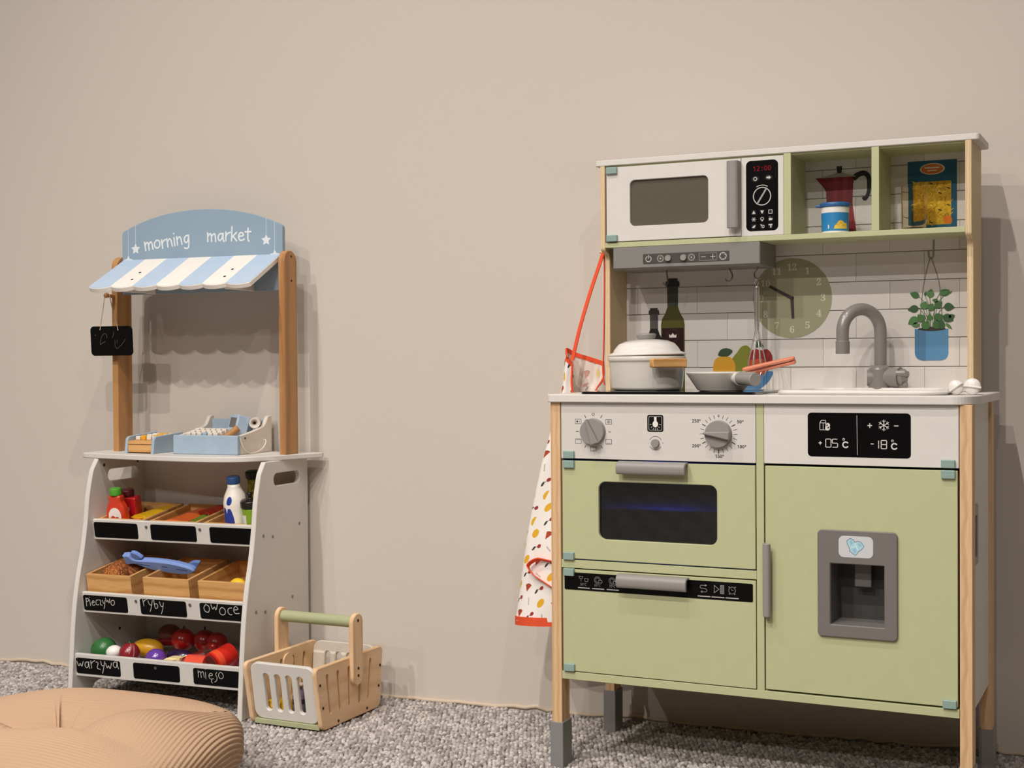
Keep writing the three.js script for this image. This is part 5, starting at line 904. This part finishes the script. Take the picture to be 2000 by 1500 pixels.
// ---- bottom shelf: loose fruit and vegetables ----------------------------------------------------
{
  const veg = (s, y, d, name, label, geo, mat, rot = [0, 0, 0]) => { const v = thing(name, label, name.replace('toy_', '').replace(/_/g, ' '), spos(s, y, d), rot); for (const [n, g, m] of geo) mesh(n, g, m ?? mat, v); return v; };
  const G = paint(0x2f6b34, 0.4, 0.2), bodyOf = (r, pts) => lathe(pts.map(([x, y]) => [x * r, y * r]), 40);
  veg(0.035, 0.0865, 0.168, 'toy_cabbage', 'dark green round toy cabbage at the left end of the bottom shelf', [['leaves', [ball(0.0225, 0, 0, 0, 1.1, 0.95, 1), ball(0.0215, 0.004, 0.002, 0.003, 1.0, 0.98, 1)]], ['leaf_rib', [tube([[-0.012, 0.01, 0.017], [0, 0.016, 0.0165], [0.012, 0.0165, 0.011]], 0.0012, 16, 6)]]], G);
  veg(0.0645, 0.0865, 0.178, 'toy_mushroom', 'white toy mushroom beside the green cabbage', [['cap', [ball(0.0135, 0, 0, 0, 1.12, 0.9, 1)]], ['stalk', [rod([-0.012, -0.012, 0.006], [0, -0.002, 0], 0.006, 20, 0.008)]]], paint(0xf0ece6, 0.45), [0, 0, 0.2]);
  veg(0.0985, 0.0865, 0.178, 'toy_onion', 'dark red toy onion with pale stripes behind the warzywa label', [['onion_skin', [bodyOf(0.0195, [[0, -0.9], [0.5, -0.82], [0.95, -0.35], [1, 0.05], [0.8, 0.6], [0.4, 0.88], [0.12, 1.05], [0, 1.1]])]], ['stripe', [tube([[-0.002, 0.0195, 0.006], [0.005, 0.0165, 0.011], [0.0095, 0.008, 0.0155]], 0.0005, 12, 5), tube([[0.004, 0.0195, 0.004], [0.011, 0.0155, 0.008], [0.0165, 0.006, 0.01]], 0.0005, 12, 5)], std({ color: 0xd8a8a0, roughness: 0.5 })]], paint(0x8a1f2a, 0.3, 0.5), [0, 0, -0.5]);
  veg(0.0985, 0.086, 0.125, 'toy_pepper', 'yellow toy pepper lying behind the red onion', [['pepper_flesh', [ball(0.0175, 0, 0, 0, 1.75, 0.95, 1)]], ['stem', [rod([-0.03, 0.004, 0], [-0.038, 0.009, 0], 0.0028, 12)], G]], paint(0xdca21f, 0.4, 0.3), [0, 0.2, 0.0]);
  veg(0.1545, 0.0815, 0.178, 'toy_plum', 'shiny purple toy plum in the middle of the bottom shelf', [['plum_skin', [ball(0.0175, 0, 0, 0, 1.12, 0.98, 1)]]], paint(0x6a3fa0, 0.2, 0.8), [0, 0, 0.1]);
  veg(0.194, 0.0725, 0.181, 'toy_cheese', 'cream coloured toy cheese wheel behind the blank label', [['cheese_block', [ext(smooth([[-0.02, -0.012], [-0.018, 0.004], [-0.008, 0.0145], [0.016, 0.0145], [0.019, 0.0135], [0.019, -0.012]], 4), -0.012, 0.012, 0.002)]]], paint(0xf0d9a0, 0.5), [0, 0.1, 0]);
  veg(0.2185, 0.0775, 0.17, 'toy_salami', 'dark red cut toy salami beside the cream cheese', [['salami_skin', [rod([-0.008, -0.004, 0.012], [0.018, 0.009, -0.02], 0.012, 28)]]], paint(0x6d130f, 0.4));
  veg(0.2415, 0.0785, 0.177, 'toy_sausage', 'coral red cylindrical toy sausage lying sideways behind the right label', [['sausage_skin', [rod([-0.0185, 0, 0], [0.0185, 0, 0], 0.0152, 36)]]], paint(0xe2523a, 0.35, 0.3), [0, 0.12, 0]);
  veg(0.2835, 0.086, 0.168, 'toy_ham', 'bright red round toy ham roll at the right end of the bottom shelf', [['ham_skin', [rod([-0.005, -0.004, 0.018], [0.006, 0.008, -0.022], 0.0198, 36)]], ['cut_end', [rod([-0.0051, -0.0042, 0.0183], [-0.0055, -0.0046, 0.0195], 0.0165, 32)], paint(0x6b2620, 0.6)], ['band', [rod([-0.0042, -0.003, 0.015], [-0.0012, 0, 0.004], 0.0203, 36)], paint(0xe8502c, 0.4)]], paint(0xcf2417, 0.35, 0.4));
  veg(0.331, 0.078, 0.172, 'toy_beet', 'dark red toy beet in the shaded right corner of the bottom shelf', [['beet_skin', [ball(0.0165, 0, 0, 0)]]], paint(0x4a1315, 0.4, 0.3));
  veg(0.157, 0.1, 0.098, 'toy_tomato', 'red toy tomato in the back row, behind the plum', [['tomato_skin', [ball(0.0215, 0, 0, 0, 1.05, 0.95, 1)]], ['stem', [rod([0, 0.019, 0], [0.002, 0.025, 0], 0.0022, 10)], G]], paint(0xb81a14, 0.3, 0.5));
  veg(0.199, 0.0995, 0.092, 'toy_apple', 'dark red toy apple in the back row beside the tomato', [['apple_skin', [ball(0.0205, 0, 0, 0, 1.02, 1, 1)]], ['stem', [rod([0, 0.018, 0], [0.001, 0.026, 0], 0.0014, 10)], M.hole]], paint(0x9e1812, 0.3, 0.4));
  veg(0.231, 0.1, 0.1, 'toy_radish', 'red toy radish with a small knob in the back row at right', [['radish_skin', [ball(0.0185, 0, 0, 0), ball(0.008, 0.004, -0.004, 0.016)]]], paint(0xa81c16, 0.35, 0.4));
  veg(0.113, 0.1045, 0.078, 'toy_potato', 'brown toy potato at the very back of the bottom shelf', [['potato_skin', [ball(0.02, 0, 0, 0, 1.15, 0.85, 1)]]], paint(0x7d4a33, 0.6));
  veg(0.118, 0.0915, 0.095, 'toy_chilli', 'long dark red toy chilli lying behind the yellow pepper', [['chilli_skin', [rod([-0.045, -0.004, 0], [0.03, 0.004, -0.006], 0.004, 20, 0.0105)]]], paint(0x8a1016, 0.3, 0.4));
  veg(0.175, 0.077, 0.135, 'toy_aubergine', 'dark purple toy aubergine lying behind the plum', [['aubergine_skin', [ball(0.014, 0, 0, 0, 2.1, 1, 1)]]], paint(0x2c163c, 0.25, 0.6), [0, 0.15, 0]);
}
// ---------------------------------------------------------------- the shopping basket
{
  const bk = thing('shopping_basket', 'small wooden toy shopping basket with white slotted front and sage green handle bar', 'basket', [-1.3195, 0, 0.176]);
  const hw = 0.0725, part = (n, g, m, l) => mesh(n, g, m, bk, l);
  // side boards: trapezoid, wider at the top, with slots
  const sideShape = () => {
    const f = (z, y) => V2(-z, y), s = new THREE.Shape(), c = [[0.1135, 0.108], [-0.1, 0.108], [-0.0885, 0.002], [0.0925, 0.002]], r = 0.013;
    const P = c.map(([z, y]) => f(z, y)); for (let i = 0; i < 4; i++) { const p = P[i], a = P[(i + 3) % 4], b = P[(i + 1) % 4], pa = p.clone().add(a.clone().sub(p).setLength(r)), pb = p.clone().add(b.clone().sub(p).setLength(r)); i ? s.lineTo(pa.x, pa.y) : s.moveTo(pa.x, pa.y); s.quadraticCurveTo(p.x, p.y, pb.x, pb.y); } s.closePath();
    for (const [t0, t1] of [[0.078, 0.0685], [0.046, 0.0395], [0.012, 0.0105], [-0.0235, -0.0205], [-0.0575, -0.05]]) { const h = new THREE.Path(), w = 0.0052; h.moveTo(-t0 - w, 0.09); h.absarc(-t0, 0.09, w, Math.PI, 0, true); h.lineTo(-t1 + w, 0.028); h.absarc(-t1, 0.028, w, 0, Math.PI, true); h.closePath(); s.holes.push(h); }
    return s;
  };
  for (const x of [-hw, hw - 0.008]) { const b = mesh('side_board', wood(extX(sideShape(), x, x + 0.008, 0.0014, 10), 'z'), M.birch, bk); if (x > 0) for (const [z, y] of [[0.099, 0.079], [0.0905, 0.04], [-0.089, 0.075], [-0.084, 0.04], [0.045, 0.009], [-0.045, 0.0095]]) mesh('dowel_hole', cyl(0.0024, 0.0024, 0.0008, 12).rotateZ(Math.PI / 2).translate(hw + 0.0002, y, z), M.hole, b); }
  // white slotted ends, leaning outwards
  const end = () => { const s = rrect(-hw + 0.0085, hw - 0.0085, 0, 0.098, 0.016); for (const x of [-0.0335, -0.0112, 0.0112, 0.0335]) s.holes.push(rrect(x - 0.0056, x + 0.0056, 0.016, 0.08, 0.0055, THREE.Path)); return s; };
  const fr = part('front_board', ext(end(), -0.008, 0, 0.0014, 10), M.white, 'white slotted end board'); fr.position.set(0, 0.0105, 0.088); fr.rotation.x = 0.17;
  const bb = part('back_board', ext(end(), 0, 0.008, 0.0014, 10), M.ivory, 'white slotted end board'); bb.position.set(0, 0.0105, -0.084); bb.rotation.x = -0.11;
  part('base_board', [bx(-hw + 0.0082, hw - 0.0082, 0.002, 0.0105, -0.08, 0.0905, 0.001)], M.sage);
  for (const x of [-hw - 0.0078, hw - 0.0005]) { const b = mesh('handle_arm', wood(extX(rrect(-0.0165, 0.0165, 0.058, 0.18, 0.0162), x, x + 0.0083, 0.0014, 12), 'y'), M.birch, bk); if (x > 0) for (const y of [0.168, 0.087, 0.0745]) mesh('dowel_hole', cyl(0.0026, 0.0026, 0.0008, 12).rotateZ(Math.PI / 2).translate(x + 0.0084, y, 0), M.hole, b); }
  for (const o of bk.children) if (o.name === 'handle_arm') o.position.z = -0.006;
  part('handle_bar', [rod([-hw + 0.0002, 0.165, -0.006], [hw - 0.0005, 0.165, -0.006], 0.0098, 32)], M.sage, 'sage green round handle bar');
  part('grip_disc', [cyl(0.0145, 0.0145, 0.003, 28).rotateZ(Math.PI / 2).translate(-hw + 0.0095, 0.086, -0.006)], M.birch);
  const inB = (x, y, z) => [-1.3195 + x, y, 0.176 + z];
  const l1 = thing('toy_lemon', 'yellow toy lemon lying at the front left of the basket', 'lemon', inB(-0.046, 0.0242, 0.064)); mesh('lemon_peel', [ball(0.0135, 0, 0, 0, 1.1, 1, 1)], paint(0xf0c31d, 0.4), l1);
  const l2 = thing('toy_pear', 'yellow toy pear standing behind the second basket slot', 'pear', inB(-0.0205, 0.0108, 0.062)); mesh('pear_skin', lathe([[0, 0], [0.008, 0.0008], [0.0135, 0.008], [0.0132, 0.016], [0.009, 0.027], [0.0055, 0.034], [0, 0.0365]], 28), paint(0xe9b71c, 0.4), l2);
  const mkb = (x, z, name, label, c, cap, h) => { const b = thing(name, label, 'bottle', inB(x, 0.0108, z)); mesh('bottle_body', lathe([[0, 0], [0.0105, 0.0003], [0.0115, 0.002], [0.0115, h * 0.62], [0.0085, h * 0.78], [0.0062, h * 0.84], [0.0062, h * 0.9], [0, h * 0.9]], 28), paint(c, 0.4), b); mesh('label_band', lathe([[0.0117, h * 0.42], [0.0117, h * 0.56]], 28), paint(0x4b4356, 0.5), b); mesh('cap', lathe([[0, h * 0.89], [0.0078, h * 0.89], [0.0078, h], [0, h]], 24), paint(cap, 0.4), b); };
  mkb(0.005, 0.06, 'toy_bottle', 'lilac toy bottle behind the third basket slot', 0x9a8ea6, 0xd5bdb0, 0.058);
  mkb(0.03, 0.06, 'toy_bottle', 'green and lilac toy bottle with white cap behind the fourth basket slot', 0x7f8d80, 0xe9dfd2, 0.072);
}
// ---------------------------------------------------------------- corduroy floor cushion
{
  const NR = 400, NA = 360, R = 0.245, H = 0.122, pos = [], idx = [];
  const SEAMS = [[0.0, 1], [1.18, 0.22], [3.38, 0.9], [3.98, 0.7]];        // where the cover is drawn in, and how far
  const prof = (t) => {                                   // t 0 centre top -> 1 underside: radius, height of a puffy disc
    const a = t * Math.PI * 0.86, c = Math.cos(a), s = Math.sin(a);
    return [R * Math.pow(Math.abs(s), 0.72), H * 0.5 + H * 0.5 * Math.sign(c) * Math.pow(Math.abs(c), 0.62)];
  };
  const len = [0]; for (let i = 1; i <= NR; i++) { const [r0, y0] = prof((i - 1) / NR), [r1, y1] = prof(i / NR); len.push(len[i - 1] + Math.hypot(r1 - r0, y1 - y0)); }
  const wob = (a) => 0.006 * Math.sin(3 * a + 1) + 0.005 * Math.sin(5 * a + 2), T2 = Math.PI * 2;
  for (let i = 0; i <= NR; i++) for (let j = 0; j <= NA; j++) {
    const t = i / NR, a0 = j / NA * T2, [r, y] = prof(t), top = y > H * 0.35 ? Math.min(1, (y - H * 0.35) / (H * 0.3)) : 0;
    let k = SEAMS.length - 1; while (k && a0 < SEAMS[k][0]) k--;
    const A = SEAMS[k][0], B = k + 1 < SEAMS.length ? SEAMS[k + 1][0] : T2, mid = (A + B) / 2, fade = Math.max(0, 1 - Math.max(0, r - 0.12) / 0.11) * Math.min(1, r / 0.02);
    let dy = -0.026 * Math.exp(-(r * r) / (0.035 * 0.035)) * top;
    for (const [s, d] of SEAMS) { let g = Math.abs(a0 - s); g = Math.min(g, T2 - g); if (g < 1.4) dy -= 0.034 * d * Math.exp(-Math.pow(Math.sin(Math.min(g, 1.5)) * Math.max(r, 0.01) / 0.034, 1.3)) * fade * top; }
    dy += 0.012 * Math.sin(Math.PI * (a0 - A) / (B - A)) * Math.exp(-Math.pow((r - 0.12) / 0.07, 2)) * top;
    const across = len[i] * Math.cos(a0 - mid), rib = 0.5 + 0.5 * Math.cos(across / 0.0066 * T2), relief = -0.002 * Math.pow(1 - rib, 1.6);
    const nx = Math.min(1, t * 2.2), rr2 = r + (r / R) * wob(a0) + relief * nx, yy = Math.max(-0.001, y + dy + 0.004 * Math.sin(2 * a0 + 0.5) * top + relief * (1 - nx * 0.6) * (t < 0.6 ? 1 : 0));
    pos.push(rr2 * Math.cos(a0), yy, rr2 * Math.sin(a0));
  }
  for (let i = 0; i < NR; i++) for (let j = 0; j < NA; j++) { const a = i * (NA + 1) + j, b = a + 1, c = a + NA + 1, d = c + 1; idx.push(a, b, c, b, d, c); }
  const g = new THREE.BufferGeometry(); g.setAttribute('position', new THREE.Float32BufferAttribute(pos, 3)); g.setIndex(idx); g.computeVertexNormals();
  const cu = thing('floor_cushion', 'round tufted beige corduroy floor cushion in the lower left foreground', 'cushion', [-1.385, 0, 0.715], [0, 0.883, 0]);
  mesh('cushion_cover', g, std({ color: 0xb7977a, roughness: 0.95 }), cu);
  mesh('button', ball(0.009, 0, H - 0.056, 0, 1, 0.5, 1), std({ color: 0xa8876a, roughness: 0.95 }), cu);
}
renderer.render(scene, camera);
